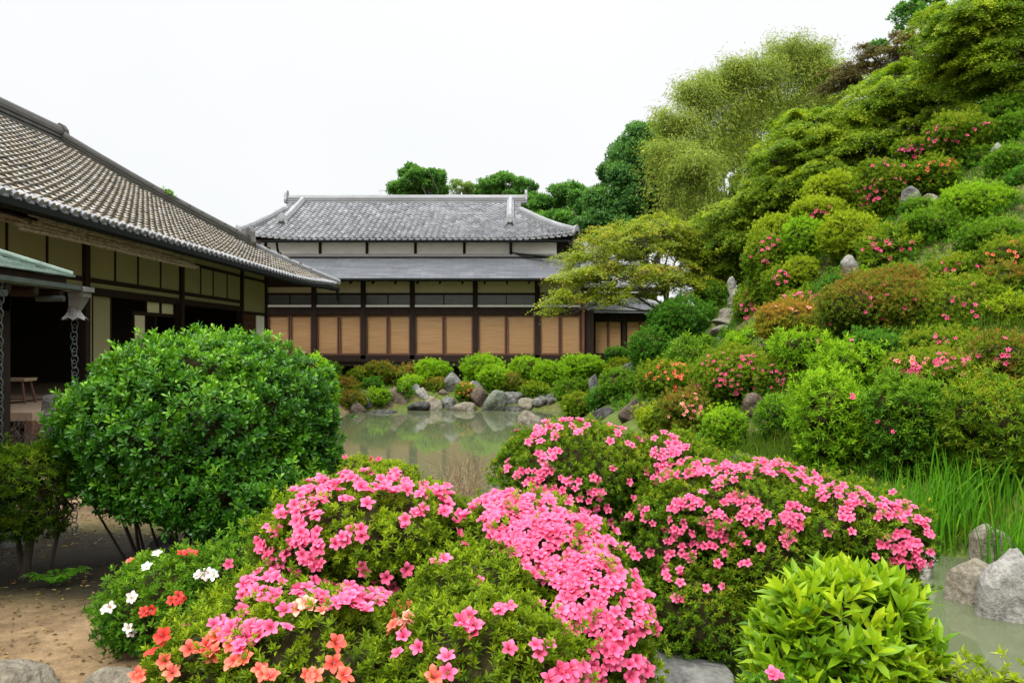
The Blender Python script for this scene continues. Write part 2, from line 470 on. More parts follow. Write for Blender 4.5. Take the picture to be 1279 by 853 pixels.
def ground(x, y):
    x = np.asarray(x, float); y = np.asarray(y, float)
    r = np.sqrt((x[..., None] - CP[:, 0]) ** 2 + (y[..., None] - CP[:, 1]) ** 2)
    z = _tps(r) @ _w[:_n] + _w[_n] + _w[_n + 1] * x + _w[_n + 2] * y
    z = z * (1 - sstep(55, 95, np.hypot(x - 5, y - 20)))
    flat = sstep(1.0, 4.0, x + .0 * y)            # left of the pond the garden is level
    z = np.where(z < -.35, -.35 + (z + .35) * .15, z)
    z = z * flat + (1 - flat) * np.clip(z, -.25, .18)
    p = np.stack([x, y, x * 0], -1)
    z = z + noise(p, 1.3, 1) * .02 + noise(p, 5, 2) * .007
    s = pond_sd(x, y) + noise(p, 1.0, 0) * .12
    z = np.where(s < 2.5, z * sstep(-.1, .9, s) + (-.72) * (1 - sstep(-.1, .9, s)), z)
    z = np.where(s < 0, -.72 - .5 * sstep(0, 1.2, -s), z)
    return z


def gz(x, y): return float(ground(np.array([x]), np.array([y]))[0])


def graded(lo, hi, step, far):
    c = np.arange(lo, hi + step / 2, step); a, b = [lo], [hi]; s = step
    while a[-1] > -far: s *= 1.35; a.append(a[-1] - s)
    s = step
    while b[-1] < far: s *= 1.35; b.append(b[-1] + s)
    return np.concatenate([a[:0:-1], c, b[1:]])


gx = graded(-9, 16, .11, 3000); gy = graded(1.0, 34, .13, 3000)
GX, GY = np.meshgrid(gx, gy)
GZ = np.zeros_like(GX)
for i0 in range(0, GX.shape[0], 16): GZ[i0:i0 + 16] = ground(GX[i0:i0 + 16], GY[i0:i0 + 16])
nx_, ny_ = len(gx), len(gy)
ii = np.arange(ny_ - 1)[:, None] * nx_ + np.arange(nx_ - 1)[None]
gf = np.stack([ii, ii + 1, ii + nx_ + 1, ii + nx_], -1).reshape(-1, 4)
hillness = sstep(.7, 1.8, GX - 1.4 * (GY < 9) + noise(np.stack([GX, GY, GX * 0], -1), .8) * .5) * sstep(4.5, 7, GY) + .95 * sstep(26.2, 26.9, GY) * sstep(-8, -6.4, GX)
bare = np.exp(-((GX - 8.25) ** 2 + (GY - 17.2) ** 2) / .9); hillness = hillness * (1 - bare)
hillness = np.maximum(hillness, .5 * sstep(4.6, 5.4, GY) * (1 - sstep(7.2, 8.2, GY)) * sstep(-4.6, -3.6, GX) * (1 - sstep(-1, 0, GX)))
hillness = np.maximum(hillness, .75 * sstep(5.6, 6.6, GY) * sstep(-4.2, -2.5, GX) * (1 - sstep(11, 13, GY)))
humus_shade = sstep(4.75, 5.25, GY + .35 * noise(np.stack([GX, GY, GX * 0], -1), 1.1)) * (1 - sstep(7.0, 7.6, GY)) * sstep(-4.8, -4.2, GX) * (1 - sstep(-.8, .2, GX))  # dark leaf mould plus painted shade under the big bush
pathness = sstep(.25, .5, GX) * (1 - sstep(1.2, 1.6, GX)) * (1 - sstep(5.2, 5.8, GY))


def ground_mat():
    m, n, b = newmat('soil_and_moss')
    a = tex(n, 'noise', .9, 5, .6); f = tex(n, 'noise', 9, 6, .7); g = tex(n, 'noise', 60, 4, .7)
    soil = ramp(n, [(.32, (.095, .062, .034)), (.5, (.215, .145, .078)), (.7, (.30, .21, .118))], a)
    soil = mixc(n, 1.0, soil, ramp(n, [(.3, (.55, .53, .5)), (.62, (1.12, 1.1, 1.08))], f), 'MULTIPLY')
    moss = ramp(n, [(.3, (.045, .065, .014)), (.55, (.085, .125, .02)), (.75, (.15, .14, .05))], f)
    hl = attr(n, 'hill')
    ad = n.nodes.new('ShaderNodeMath'); ad.operation = 'MULTIPLY'; n.links.new(hl, ad.inputs[0])
    n.links.new(ramp(n, [(.36, (.35, .35, .35)), (.5, (1, 1, 1))], a), ad.inputs[1])
    c = mixc(n, ad.outputs[0], soil, moss)
    c = mixc(n, attr(n, 'humus_shade'), c, ramp(n, [(.3, (.010, .008, .005)), (.6, (.024, .019, .011)), (.8, (.028, .034, .010))], f))  # leaf mould colour, deepened to carry the bush's shade
    c = mixc(n, attr(n, 'path'), c, ramp(n, [(.3, (.10, .092, .08)), (.7, (.165, .15, .13))], f))
    c = mixc(n, 1.0, c, ramp(n, [(.3, (.75, .75, .75)), (.7, (1.1, 1.1, 1.1))], g), 'MULTIPLY')
    n.links.new(c, b.inputs['Base Color']); b.inputs['Roughness'].default_value = .97; b.inputs['Specular IOR Level'].default_value = .15
    ad2 = n.nodes.new('ShaderNodeMath'); ad2.operation = 'ADD'; n.links.new(f, ad2.inputs[0]); n.links.new(g, ad2.inputs[1])
    bump(n, b, ad2.outputs[0], .5, .03)
    return m


go = build('ground', np.stack([GX, GY, GZ], -1).reshape(-1, 3), [gf], ground_mat(), smooth=True, extra={'hill': hillness.ravel(), 'path': pathness.ravel(), 'humus_shade': humus_shade.ravel()})
tag(go, 'sandy soil and moss of the garden rising to a hillside', 'ground', kind='structure')


def water_mat():
    m, n, b = newmat('murky_pond_water')
    t = tex(n, 'noise', .35, 3, .5)
    n.links.new(ramp(n, [(.3, (.068, .080, .042)), (.7, (.085, .097, .052))], t), b.inputs['Base Color'])
    b.inputs['Roughness'].default_value = .012; b.inputs['IOR'].default_value = 1.34; b.inputs['Specular IOR Level'].default_value = .5
    r = tex(n, 'noise', 2.2, 2, .5, sc3=(1, 2.6, 1))
    bump(n, b, r, .022, .05)
    return m


wv = POND + (POND - POND.mean(0)) * 0.0
wp = []
for k in range(len(POND)):
    a, b_ = POND[k - 1], POND[(k + 1) % len(POND)]
    t_ = unit(b_ - a); nrm = np.array([t_[1], -t_[0]])
    c_ = POND[k]
    q = c_ + nrm * 1.0
    if pond_sd(np.array([q[0]]), np.array([q[1]]))[0] < 0: q = c_ - nrm * 1.0
    wp.append((q[0], q[1], WATER))
wp = np.array(wp)
cx_ = np.array([[0.0, 14.0, WATER]])
import bmesh
bm = bmesh.new()
bvs = [bm.verts.new(p) for p in wp]
ff = bm.faces.new(bvs); bmesh.ops.triangulate(bm, faces=[ff]); bm.normal_update()
if bm.faces and sum(f.normal.z for f in bm.faces[:]) < 0:
    bmesh.ops.reverse_faces(bm, faces=bm.faces[:])
me = bpy.data.meshes.new('pond_water'); bm.to_mesh(me); bm.free(); me.materials.append(water_mat())
wo_ = link('pond_water', me, None)
tag(wo_, 'still murky green pond water', 'water', kind='structure')


# ------------------------------------------------------------------ roofs
def tiles(name, surf, nrm, U, V, du, dv, keep, mat, parent, hgt=.04, rr=None):
    """pantiles laid course by course on the roof surface surf(u, v) -> (n,3); one curved, lapped piece per tile"""
    rr = rr or np.random.default_rng(3)
    u0 = np.arange(U[0], U[1], du); v0 = np.arange(V[0], V[1], dv)
    uu, vv = [a.ravel() for a in np.meshgrid(u0, v0)]
    k = keep(uu + du / 2, vv + dv / 2); uu, vv = uu[k], vv[k]
    n = len(uu)
    s = np.linspace(0, 1, 7)
    prof = hgt * (.5 + .5 * np.cos(2 * np.pi * s - .5 * np.sin(2 * np.pi * s)))
    jit = rr.normal(0, .004, n); ju = rr.normal(0, .006, n)
    rows = []
    for (fv, lift) in ((0.0, .0), (0.0, .056), (1.12, .0)):
        u = uu[:, None] + du * s[None] + ju[:, None]; v = np.repeat((vv + dv * fv)[:, None], 7, 1)
        p = surf(u.ravel(), v.ravel()).reshape(n, 7, 3)
        rows.append(p + nrm * (prof[None, :, None] * 1.0 + lift + jit[:, None, None]))
    Vv = np.stack(rows, 1).reshape(-1, 3)
    b = np.arange(n)[:, None, None] * 21 + np.arange(2)[None, :, None] * 7 + np.arange(6)[None, None]
    f = np.stack([b, b + 1, b + 8, b + 7], -1).reshape(-1, 4)
    rnd = np.repeat(np.clip(rr.normal(.5, .26, n), 0, 1), 21)
    return build(name, Vv, [f], mat, parent, rnd=rnd)


def ridge_prof(w, h):
    half = [(1, 0), (1, .14), (.80, .15), (.80, .22), (.96, .23), (.96, .36), (.76, .37), (.76, .44), (.90, .45), (.90, .57), (.68, .58), (.68, .65), (.62, .74), (.5, .88), (.28, .98)]
    return [(-x * w, z * h) for x, z in half] + [(0, h)] + [(x * w, z * h) for x, z in half[::-1]]


def lerp(a, b, n): return np.array([np.asarray(a, float) + (np.asarray(b, float) - np.asarray(a, float)) * t for t in np.linspace(0, 1, n)])


def end_tile(mb, c, d, w, h, th=.12):
    """ornamental shield closing a ridge, facing direction d"""
    d = np.asarray(d, float); d = d / np.linalg.norm(d); s = np.cross(d, [0, 0, 1.0]); s /= np.linalg.norm(s)
    pr = [(-.55, 0), (-.62, .25), (-.5, .5), (-.42, .8), (-.22, 1.0), (0, 1.08), (.22, 1.0), (.42, .8), (.5, .5), (.62, .25), (.55, 0)]
    a = [np.asarray(c) + s * x * w + np.array([0, 0, 1]) * z * h for x, z in pr]
    n = len(a)
    v = a + [p + d * th for p in a]
    cf = np.mean(a, 0) + d * (th + .02)
    v = v + [cf, np.mean(a, 0)]
    f4 = [[i, i + 1, n + i + 1, n + i] for i in range(n - 1)] + [[n - 1, 0, n, 2 * n - 1]]
    f3 = [[2 * n, n + i, n + i + 1] for i in range(n - 1)] + [[2 * n + 1, i + 1, i] for i in range(n - 1)]
    mb.add(v, f4, f3)
    b = np.asarray(c) + np.array([0, 0, h * .5]) + d * th
    mb.tube([b - d * .02, b + d * .05], w * .24, 10)


# ------------------------------------------------------------------ the long hall at the left
HX, EX, EZ, RX, RZ = -8.4, -6.7, 3.60, -13.8, 7.72
YE, YR, Y0 = 30.3, 24.1, 7.5
hall = thing('temple_hall', 'long timber temple hall with a weathered tan tiled hip roof and ochre plaster panels', 'hall', (HX, 18.5, 0))
runx = EX - RX


def upturn(y, v): return .22 * sstep(23, 31, y) ** 1.3 * (1 - v / runx) ** 2


def Ls(u, v):      # u = y, v = horizontal distance from the eave towards the ridge
    t = v / runx
    return np.stack([EX - v, u, EZ + (RZ - EZ) * t - .16 * 4 * t * (1 - t) + upturn(u, v)], -1)


def Lhip(v): return YE - (YE - YR) * v / runx


nL = unit(np.array([(RZ - EZ), 0, runx]))
roof = MB()
rs = np.array([(y, v) for y in np.linspace(Y0, YE, 12) for v in np.linspace(0, runx, 6)])
# the roof's boarded underside, with rafters
vv_ = np.linspace(0, runx, 8)
ptsA = np.stack([EX - vv_, np.full(8, Y0), Ls(np.full(8, Y0), vv_)[:, 2] - .10], -1)
ptsB = Ls(Lhip(vv_), vv_) - np.array([0, 0, .10])
yy_ = np.linspace(0, 1, 14)
grid = ptsA[None] * (1 - yy_)[:, None, None] + ptsB[None] * yy_[:, None, None]
grid[..., 2] = Ls(grid[..., 1].ravel(), EX - grid[..., 0].ravel())[:, 2].reshape(grid.shape[:2]) - .10
ix = np.arange(13)[:, None] * 8 + np.arange(7)[None]
roof.add(grid.reshape(-1, 3), np.stack([ix, ix + 8, ix + 9, ix + 1], -1).reshape(-1, 4))
for y in np.arange(Y0 + .3, YE - .3, .42):
    v1 = min(2.2, runx * (YE - y) / (YE - YR) - .05)
    if v1 < .4: continue
    a = Ls(np.array([y]), np.array([.08]))[0] - [0, 0, .16]; b = Ls(np.array([y]), np.array([v1]))[0] - [0, 0, .16]
    roof.sweep([(-.04, -.05), (.04, -.05), (.04, .05), (-.04, .05)], [a, b])
# the slopes turned away from the garden
roof.add([[EX, YE, EZ + .1], [RX, YR, RZ - .1], [2 * RX - EX, YE, EZ + .1]], f3=[[0, 1, 2]])
roof.add([[2 * RX - EX, YE, EZ + .1], [RX, YR, RZ - .1], [RX, Y0, RZ - .1], [2 * RX - EX, Y0, EZ]], f4=[[0, 1, 2, 3]])
roof_o = roof.build('roof', M['wood'], hall)
tiles('roof_tiles', Ls, nL, (Y0, YE + .2), (-.04, runx), .285, .262, lambda u, v: u < Lhip(v) + .1, M['tile_old'], roof_o, .036)
nE = unit(np.array([0, runx * 1.2, RZ - EZ]))


def Le(u, v): return np.stack([u, YE - v * (YE - YR) / runx, EZ + .2 * (1 - v / runx) + (RZ - EZ) * v / runx], -1)


tiles('roof_tiles', Le, np.array([0, .55, .83]), (2 * RX - EX, EX), (0, runx), .3, .3, lambda u, v: np.abs(u - RX) < runx - v, M['tile_old'], roof_o, .05)
mb = MB()
for y in np.arange(Y0, YE - .1, .285):
    p = Ls(np.array([y]), np.array([-.06]))[0] + nL * .045
    mb.tube([p + [.03, 0, -.02], p + [-.12, 0, .06]], .056, 9)
for y in np.arange(Y0 + .1, YE - .1, .285):
    p = Ls(np.array([y]), np.array([-.03]))[0]
    mb.box(p[0] - .03, p[0] + .02, y - .05, y + .14, p[2] - .06, p[2] + .035)
mb.build('eave_tiles', M['tile_grey'], roof_o, rnd=np.clip(rng.normal(.55, .25, mb.n), 0, 1))
mb = MB()
mb.sweep(ridge_prof(.24, .58), lerp((RX, Y0, RZ - .08), (RX, YR + .3, RZ - .08), 60)); end_tile(mb, (RX, YR + .3, RZ - .12), (0, 1, 0), .44, .66, .2)
mb.build('ridge', M['ridge_old'], roof_o, rnd=rng.random(mb.n) * .6)
vh = np.linspace(runx - .1, 2.55, 36)
mb = MB()
mb.sweep(ridge_prof(.17, .36), Ls(Lhip(vh), vh) + [0, 0, .02]); e = Ls(np.array([Lhip(2.55)]), np.array([2.55]))[0]; end_tile(mb, e + [0, 0, -.05], (1, .88, 0), .5, .68, .16)
mb.build('hip_ridge', M['ridge_old'], roof_o, rnd=rng.random(mb.n) * .6)
vh = np.linspace(2.5, -.1, 8)
mb = MB()
mb.sweep(ridge_prof(.15, .22), Ls(Lhip(vh), vh) + [0, 0, .02])
mb.build('hip_ridge', M['ridge_grey'], roof_o, rnd=rng.random(mb.n) * .8)
# rain gutter under the eave, falling a little towards the far corner
gp = np.array([[EX + .10, y, EZ - .14 + upturn(np.array(y), 0) * .75] for y in np.linspace(Y0, YE + .05, 18)])
mb = MB(); mb.sweep([(-.075, .06), (-.07, -.03), (0, -.075), (.07, -.03), (.075, .06), (.05, .06), (0, -.05), (-.05, .06)], gp)
for y in np.arange(Y0 + .5, YE, .9): mb.box(EX - .05, EX + .12, y - .01, y + .01, EZ - .07, EZ - .05)
mb.tube([gp[-1] + [-.02, .02, -.04], gp[-1] + [-.02, .05, -.42]], .05, 8)
mb.build('gutter', M['gutter'], hall)

# wall framing
posts_y = [6.7, 11.2, 15.7, 20.24, 24.75, 27.15]
for y in posts_y:
    MB().box(HX - .09, HX + .09, y - .09, y + .09, .1, EZ + .75).build('post', M['wood'], hall)
za = EYE
rails = [(2.56, 2.72, .05), (1.97, 2.06, .04), (1.17, 1.265, .05), (.93, 1.075, .07)]
for z0, z1, t in rails:
    for a, b in zip(posts_y[:-1], posts_y[1:]):
        if b == posts_y[-1] and z1 < 2: continue
        MB().box(HX - t, HX + t, a + .09, b - .09, za + z0, za + z1).build('beam', M['wood'], hall)
for a, b in zip(posts_y[:-1], posts_y[1:]):
    MB().box(HX - .03, HX + .03, a + .09, b - .09, za + 2.06, za + 2.56).build('plaster_panel', M['plaster'], hall)
    if b == posts_y[-1]:
        MB().box(HX - .03, HX + .04, a + .09, b - .09, za + .95, za + 1.97).build('plaster_panel', M['plaster'], hall)
        MB().box(HX - .03, HX + .08, a + .09, b - .09, za + .86, za + .95).build('beam', M['wood'], hall)
        continue
    MB().box(HX - .03, HX + .025, a + .09, b - .09, za + 1.075, za + 1.17).build('plaster_panel', M['plaster'], hall)
    if a < 15: cuts = [a + .09, 13.25 if a > 11 else a + 2.2, 14.4 if a > 11 else a + 3.3, b - .09]
    elif a < 20: cuts = [a + .09, 16.87, 17.9, 19.05, b - .09]
    else: cuts = [a + .09, 21.5, 22.4, 23.5, b - .09]
    for c0, c1 in zip(cuts[:-1], cuts[1:]):
        MB().box(HX - .03, HX + .03, c0 + .025, c1 - .025, za + 1.265, za + 1.97).build('plaster_panel', M['plaster'], hall)
    for c in cuts[1:-1]:
        MB().box(HX - .035, HX + .05, c - .025, c + .025, za + 1.265, za + 1.97).build('mullion', M['wood'], hall)
# the open rooms behind
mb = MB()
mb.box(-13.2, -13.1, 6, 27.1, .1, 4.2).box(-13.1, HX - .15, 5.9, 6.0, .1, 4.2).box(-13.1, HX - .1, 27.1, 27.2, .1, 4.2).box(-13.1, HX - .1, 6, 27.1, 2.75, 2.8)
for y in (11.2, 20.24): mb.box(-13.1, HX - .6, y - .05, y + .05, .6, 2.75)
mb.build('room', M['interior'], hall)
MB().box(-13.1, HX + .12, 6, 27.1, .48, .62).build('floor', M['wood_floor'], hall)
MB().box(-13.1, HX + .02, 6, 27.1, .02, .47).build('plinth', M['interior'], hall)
mb = MB().box(HX - .1, -6.95, 11.6, 16.6, .50, .62)
for y in (11.8, 13.4, 15.0, 16.4): mb.box(-7.15, -7.05, y - .06, y + .06, .02, .5)
mb.build('veranda', M['wood_floor'], hall)
MB().box(-7.02, -6.93, 11.55, 16.65, .30, .495).build('veranda_edge', M['wood_red'], hall)
# sliding doors, lattice and white screen in the openings
for (y0, y1, m_, zt) in ((15.80, 16.02, 'plaster', .93), (16.22, 16.95, 'plaster', .93), (18.0, 18.55, 'paper', .60), (18.62, 19.3, 'paper', .93), (19.4, 20.1, 'paper', .93)):
    x_ = HX - .12 if y0 > 16.1 else HX - .02
    zb = .62 if y0 < 18.5 else za + .68
    d = MB().box(x_ - .02, x_ + .02, y0, y1, zb, za + zt - .005).build('sliding_door', M[m_], hall)
    mb = MB().box(x_ - .025, x_ + .03, y0 - .03, y0 + .02, zb, za + zt - .005).box(x_ - .025, x_ + .03, y1 - .02, y1 + .03, zb, za + zt - .005)
    mb.build('door_frame', M['wood'], d)
MB().box(HX - .16, HX - .08, 17.9, 20.14, za + .60, za + .68).build('beam', M['wood'], hall)
mb = MB()
for y in np.arange(24.95, 26.1, .16): mb.box(HX + .01, HX + .05, y - .02, y + .02, .6, za + .855)
for z in np.arange(.7, za + .86, .22): mb.box(HX + .0, HX + .04, 24.85, 26.15, z - .02, z + .02)
mb.build('lattice', M['wood_red'], hall)
MB().box(HX - .04, HX - .01, 24.85, 26.15, .6, za + .855).build('lattice_paper', M['wood_old'], hall)
MB().box(HX - .03, HX + .03, 26.25, 27.05, .6, za + .855).build('white_screen', M['white'], hall)
# old board canopy hanging in tatters under the eave
mb = MB(); r_ = np.random.default_rng(4)
yk = 11.3
while yk < 17.6:
    wd = r_.uniform(.09, .20); t0 = r_.uniform(-.03, .03)
    xo = -7.02 + r_.uniform(-.10, .08) - (.3 if yk > 17.1 else 0); xi = HX + .06
    zo = EYE + 1.70 + t0; zi = EYE + 2.12 + t0 * .5
    q = r_.uniform(-.02, .02)
    c = [[xo, yk, zo], [xo, yk + wd, zo + q], [xi, yk + wd, zi + q], [xi, yk, zi]]
    mb.hexa(c + [[p[0], p[1], p[2] + .03] for p in c])
    yk += wd * r_.uniform(.75, .95)
for k in range(15):          # split battens lying lengthwise, sagging and uneven
    t = r_.uniform(-.04, .95); y0 = r_.uniform(11.2, 12.8) if k % 3 else r_.uniform(13, 14.2); y1 = y0 + r_.uniform(3.0, 5.2); y1 = min(y1, 17.7)
    yy = np.linspace(y0, y1, 6); xx = -7.0 + (HX + 7.0) * t + r_.normal(0, .02, 6); zz = EYE + 1.69 + .42 * t + r_.normal(0, .014, 6) + (.055 if k % 2 else -.035)
    mb.sweep([(-.035, -.012), (.035, -.016), (.032, .018), (-.03, .014)], np.stack([xx, yy, zz], -1))
for k in range(16):           # stacked edge boards along the front
    y0 = r_.uniform(11.2, 12.4) + (k % 3) * 1.4; y1 = min(17.6, y0 + r_.uniform(2.5, 4.5)); yy = np.linspace(y0, y1, 5)
    mb.sweep([(-.02, -.022), (.02, -.02), (.02, .02), (-.02, .022)], np.stack([-6.98 + r_.normal(0, .015, 5) + .02 * (k % 2), yy, EYE + 1.61 + .055 * (k % 5) + r_.normal(0, .008, 5)], -1))
mb.build('board_canopy', M['wood_old'], hall)

# ------------------------------------------------------------------ the two-storied hall across the pond
D = 33.3
K = D / F
fx = lambda px: (px - 639.5) * K
fz = lambda py: EYE + (426.5 - py) * K
far = thing('pond_hall', 'two tiered timber hall with silver grey tiles and tan bamboo blinds across the pond', 'hall', (fx(560), D, 0))
# upper roof
UY, UZ, RY, RZ2 = 33.75, EYE + 4.33, 39.5, EYE + 6.85
uxr = (717 - 639.5) * UY / F
rxl, rxr = (366 - 639.5) * RY / F, (649 - 639.5) * RY / F
uxl = (300 - 639.5) * UY / F
run2 = RY - UY


def Us(u, v):
    t = v / run2
    e = np.minimum(np.abs(u - uxl), np.abs(u - uxr))
    up = .22 * np.clip(1 - e / 3.0, 0, 1) ** 2 * (1 - t)
    return np.stack([u, UY + v, UZ + (RZ2 - UZ) * t - .10 * 4 * t * (1 - t) + up], -1)


GV = run2 * .72      # up to here the ends are hipped, above stands the gable
hl = lambda v: np.where(v < GV, uxl + (rxl - uxl) * np.minimum(v / GV, 1) * .97, rxl - .02)
hr = lambda v: np.where(v < GV, uxr + (rxr - uxr) * np.minimum(v / GV, 1) * .97, rxr + .02)
mb = MB()
us_ = np.linspace(0, 1, 13); vs_ = np.linspace(0, run2, 8)
g = np.stack([Us(hl(np.full(13, v)) * (1 - us_) + hr(np.full(13, v)) * us_, np.full(13, v)) for v in vs_]) - [0, 0, .12]
ix = np.arange(7)[:, None] * 13 + np.arange(12)[None]
mb.add(g.reshape(-1, 3), np.stack([ix, ix + 1, ix + 14, ix + 13], -1).reshape(-1, 4))
g2 = g.copy(); g2[..., 1] = 2 * RY - g2[..., 1]
mb.add(g2.reshape(-1, 3), np.stack([ix, ix + 13, ix + 14, ix + 1], -1).reshape(-1, 4))
for (xe, xr_) in ((uxl, rxl), (uxr, rxr)):
    zg = Us(np.array([0.0]), np.array([GV]))[0, 2]
    mb.add([[xe, UY, UZ + .1], [xr_, UY + GV, zg - .1], [xr_, 2 * RY - UY - GV, zg - .1], [xe, 2 * RY - UY, UZ + .1], [xr_, RY, RZ2 - .1]], [[0, 1, 2, 3]], [[1, 4, 2]])
uroof = mb.build('roof', M['wood'], far)
tiles('roof_tiles', Us, unit(np.array([0, -(RZ2 - UZ), run2])), (uxl, uxr), (-.03, run2), .27, .26, lambda u, v: (u > hl(v) - .05) & (u < hr(v) + .05), M['tile_grey'], uroof, .055)
mb = MB(); r2 = MB()
for x in np.arange(uxl + .05, uxr, .27):
    p = Us(np.array([x]), np.array([-.04]))[0]
    mb.tube([p + [0, -.04, .03], p + [0, .1, .08]], .055, 8)
    mb.box(x + .04, x + .23, p[1] - .02, p[1] + .02, p[2] - .05, p[2] + .03)
mb.build('eave_tiles', M['tile_grey'], uroof, rnd=np.clip(rng.normal(.5, .2, mb.n), 0, 1))
mb = MB(); mb.sweep(ridge_prof(.24, .42), lerp((rxl - .25, RY, RZ2 - .05), (rxr + .25, RY, RZ2 - .05), 8))
end_tile(mb, (rxl - .25, RY, RZ2 - .05), (-1, 0, 0), .5, .62); end_tile(mb, (rxr + .25, RY, RZ2 - .05), (1, 0, 0), .5, .62)
mb.build('ridge', M['ridge_grey'], uroof, rnd=rng.random(mb.n))
for xr_, off in ((rxl, .52), (rxr, -.46)):
    vv2 = np.linspace(run2 - .1, 2.1, 8)
    pts = Us(np.full(8, xr_ + off), vv2) + [0, 0, .03]
    mb = MB(); mb.sweep(ridge_prof(.17, .30), pts); end_tile(mb, pts[-1] + [0, 0, -.05], (0, -1, 0), .42, .52)
    mb.build('gable_ridge', M['ridge_grey'], uroof, rnd=rng.random(mb.n))
for f_, xe in ((hl, uxl), (hr, uxr)):
    v2 = np.linspace(GV, -.08, 9)
    mb = MB(); mb.sweep(ridge_prof(.15, .27), Us(f_(v2), v2) + [0, 0, .03]); 
    e = Us(f_(v2), v2)[-1]; end_tile(mb, e + [0, 0, -.02], (-.7 if xe == uxl else .7, -.7, 0), .32, .36)
    mb.build('hip_ridge', M['ridge_grey'], uroof, rnd=rng.random(mb.n))
# side courses above the hips, seen from a step aside
for xe, xr_, sgn in ((uxl, rxl, -1), (uxr, rxr, 1)):
    def Ss(u, v, xe=xe, xr_=xr_): return np.stack([xe + (xr_ - xe) * v / GV, u, UZ + .15 * (1 - v / GV) + (Us(np.array([0.0]), np.array([GV]))[0, 2] - UZ) * v / GV], -1)
    tiles('roof_tiles', Ss, unit(np.array([sgn * 1.3, 0, 1.9])), (UY, 2 * RY - UY), (0, GV), .27, .26, lambda u, v: (np.abs(u - RY) < run2 - v), M['tile_grey'], uroof, .05)
# upper wall
WY = 34.25
wx = lambda px: (px - 639.5) * WY / F
wz = lambda py: EYE + (426.5 - py) * WY / F
ux = [262, 332, 400, 458.5, 519, 580, 638, 697]
for a, b in zip(ux[:-1], ux[1:]):
    MB().box(wx(a) + .06, wx(b) - .06, WY, WY + .1, wz(318), wz(303)).build('plaster_panel', M['white'], far)
for a in ux:
    MB().box(wx(a) - .06, wx(a) + .06, WY - .04, WY + .1, wz(322), wz(296)).build('upper_post', M['wood'], far)
MB().box(wx(258), wx(705), WY - .05, WY + .1, wz(303), wz(296)).build('beam', M['wood'], far)
MB().box(wx(258), wx(705), WY - .05, WY + .1, wz(322), wz(318)).build('beam', M['wood'], far)
MB().box(wx(258), wx(705), WY + .11, 2 * RY - WY, wz(330), wz(296)).build('upper_core', M['interior'], far)
for px in (350, 638):
    x = wx(px); MB().tube([(x, UY - .02, UZ - .1), (x, UY + .05, UZ - .35), (x, WY - .15, UZ - .7), (x, WY - .15, wz(317))] + ([(x + 1.1, WY - .5, wz(321)), (x + 2.2, WY - 1.1, wz(326))] if px == 638 else []), .05, 7).build('downpipe', M['gutter'], far)
mb = MB(); mb.sweep([(-.06, .05), (-.05, -.03), (0, -.06), (.05, -.03), (.06, .05)], lerp((uxl + .3, UY - .1, UZ - .12), (uxr - .2, UY - .1, UZ - .12), 4)); mb.build('gutter', M['gutter'], far)
# lower pent roof, in fine courses of sheet
LY, LZ, LT = 32.05, EYE + 2.50, EYE + 3.62
lx0, lx1 = -13.0, 4.0
nc = 22; V_ = []; F_ = []; Rn = []
segs = np.arange(lx0, lx1 + .1, .62)
mb = MB(); rn = []
for k in range(nc):
    t0, t1 = k / nc, (k + 1) / nc
    f = lambda t: (LY + (WY - LY) * t, LZ + (LT - LZ) * (t * .94 + .06 * t * t))
    y0, z0 = f(t0); y1, z1 = f(t1)
    for a, b in zip(segs[:-1], segs[1:]):
        o = .3 * (k % 2); j = rng.normal(0, .0022)
        v = [[a + o, y0, z0 + .0 + j], [b + o - .006, y0, z0 + j], [b + o - .006, y0, z0 + .016 + j], [a + o, y0, z0 + .016 + j], [b + o - .006, y1, z1 + .002], [a + o, y1, z1 + .002]]
        mb.add(v, [[0, 1, 2, 3], [3, 2, 4, 5]]); rn += [float(np.clip(rng.normal(.5, .25), 0, 1))] * 6
pent = mb.build('lower_roof', M['pent'], far, rnd=np.array(rn))
mb = MB(); mb.hexa([[lx0, LY + .02, LZ - .10], [lx1, LY + .02, LZ - .10], [lx1, WY, LT - .12], [lx0, WY, LT - .12], [lx0, LY + .02, LZ - .005], [lx1, LY + .02, LZ - .005], [lx1, WY, LT - .03], [lx0, WY, LT - .03]])
for x in np.arange(lx0 + .2, lx1, .9): mb.sweep([(-.04, -.05), (.04, -.05), (.04, .04), (-.04, .04)], [(x, LY + .12, LZ - .15), (x, D + .1, LZ + .29)])
mb.build('eave_boards', M['wood'], pent)
MB().box(lx0, lx1, WY - .25, WY - .06, LT - .02, LT + .10).build('flashing', M['bronze_grey'], pent)
mb = MB(); mb.sweep([(-.05, .05), (-.045, -.03), (0, -.05), (.045, -.03), (.05, .05)], lerp((lx0, LY - .06, LZ - .03), (lx1, LY - .06, LZ - .03), 3)); mb.build('gutter', M['gutter'], pent)
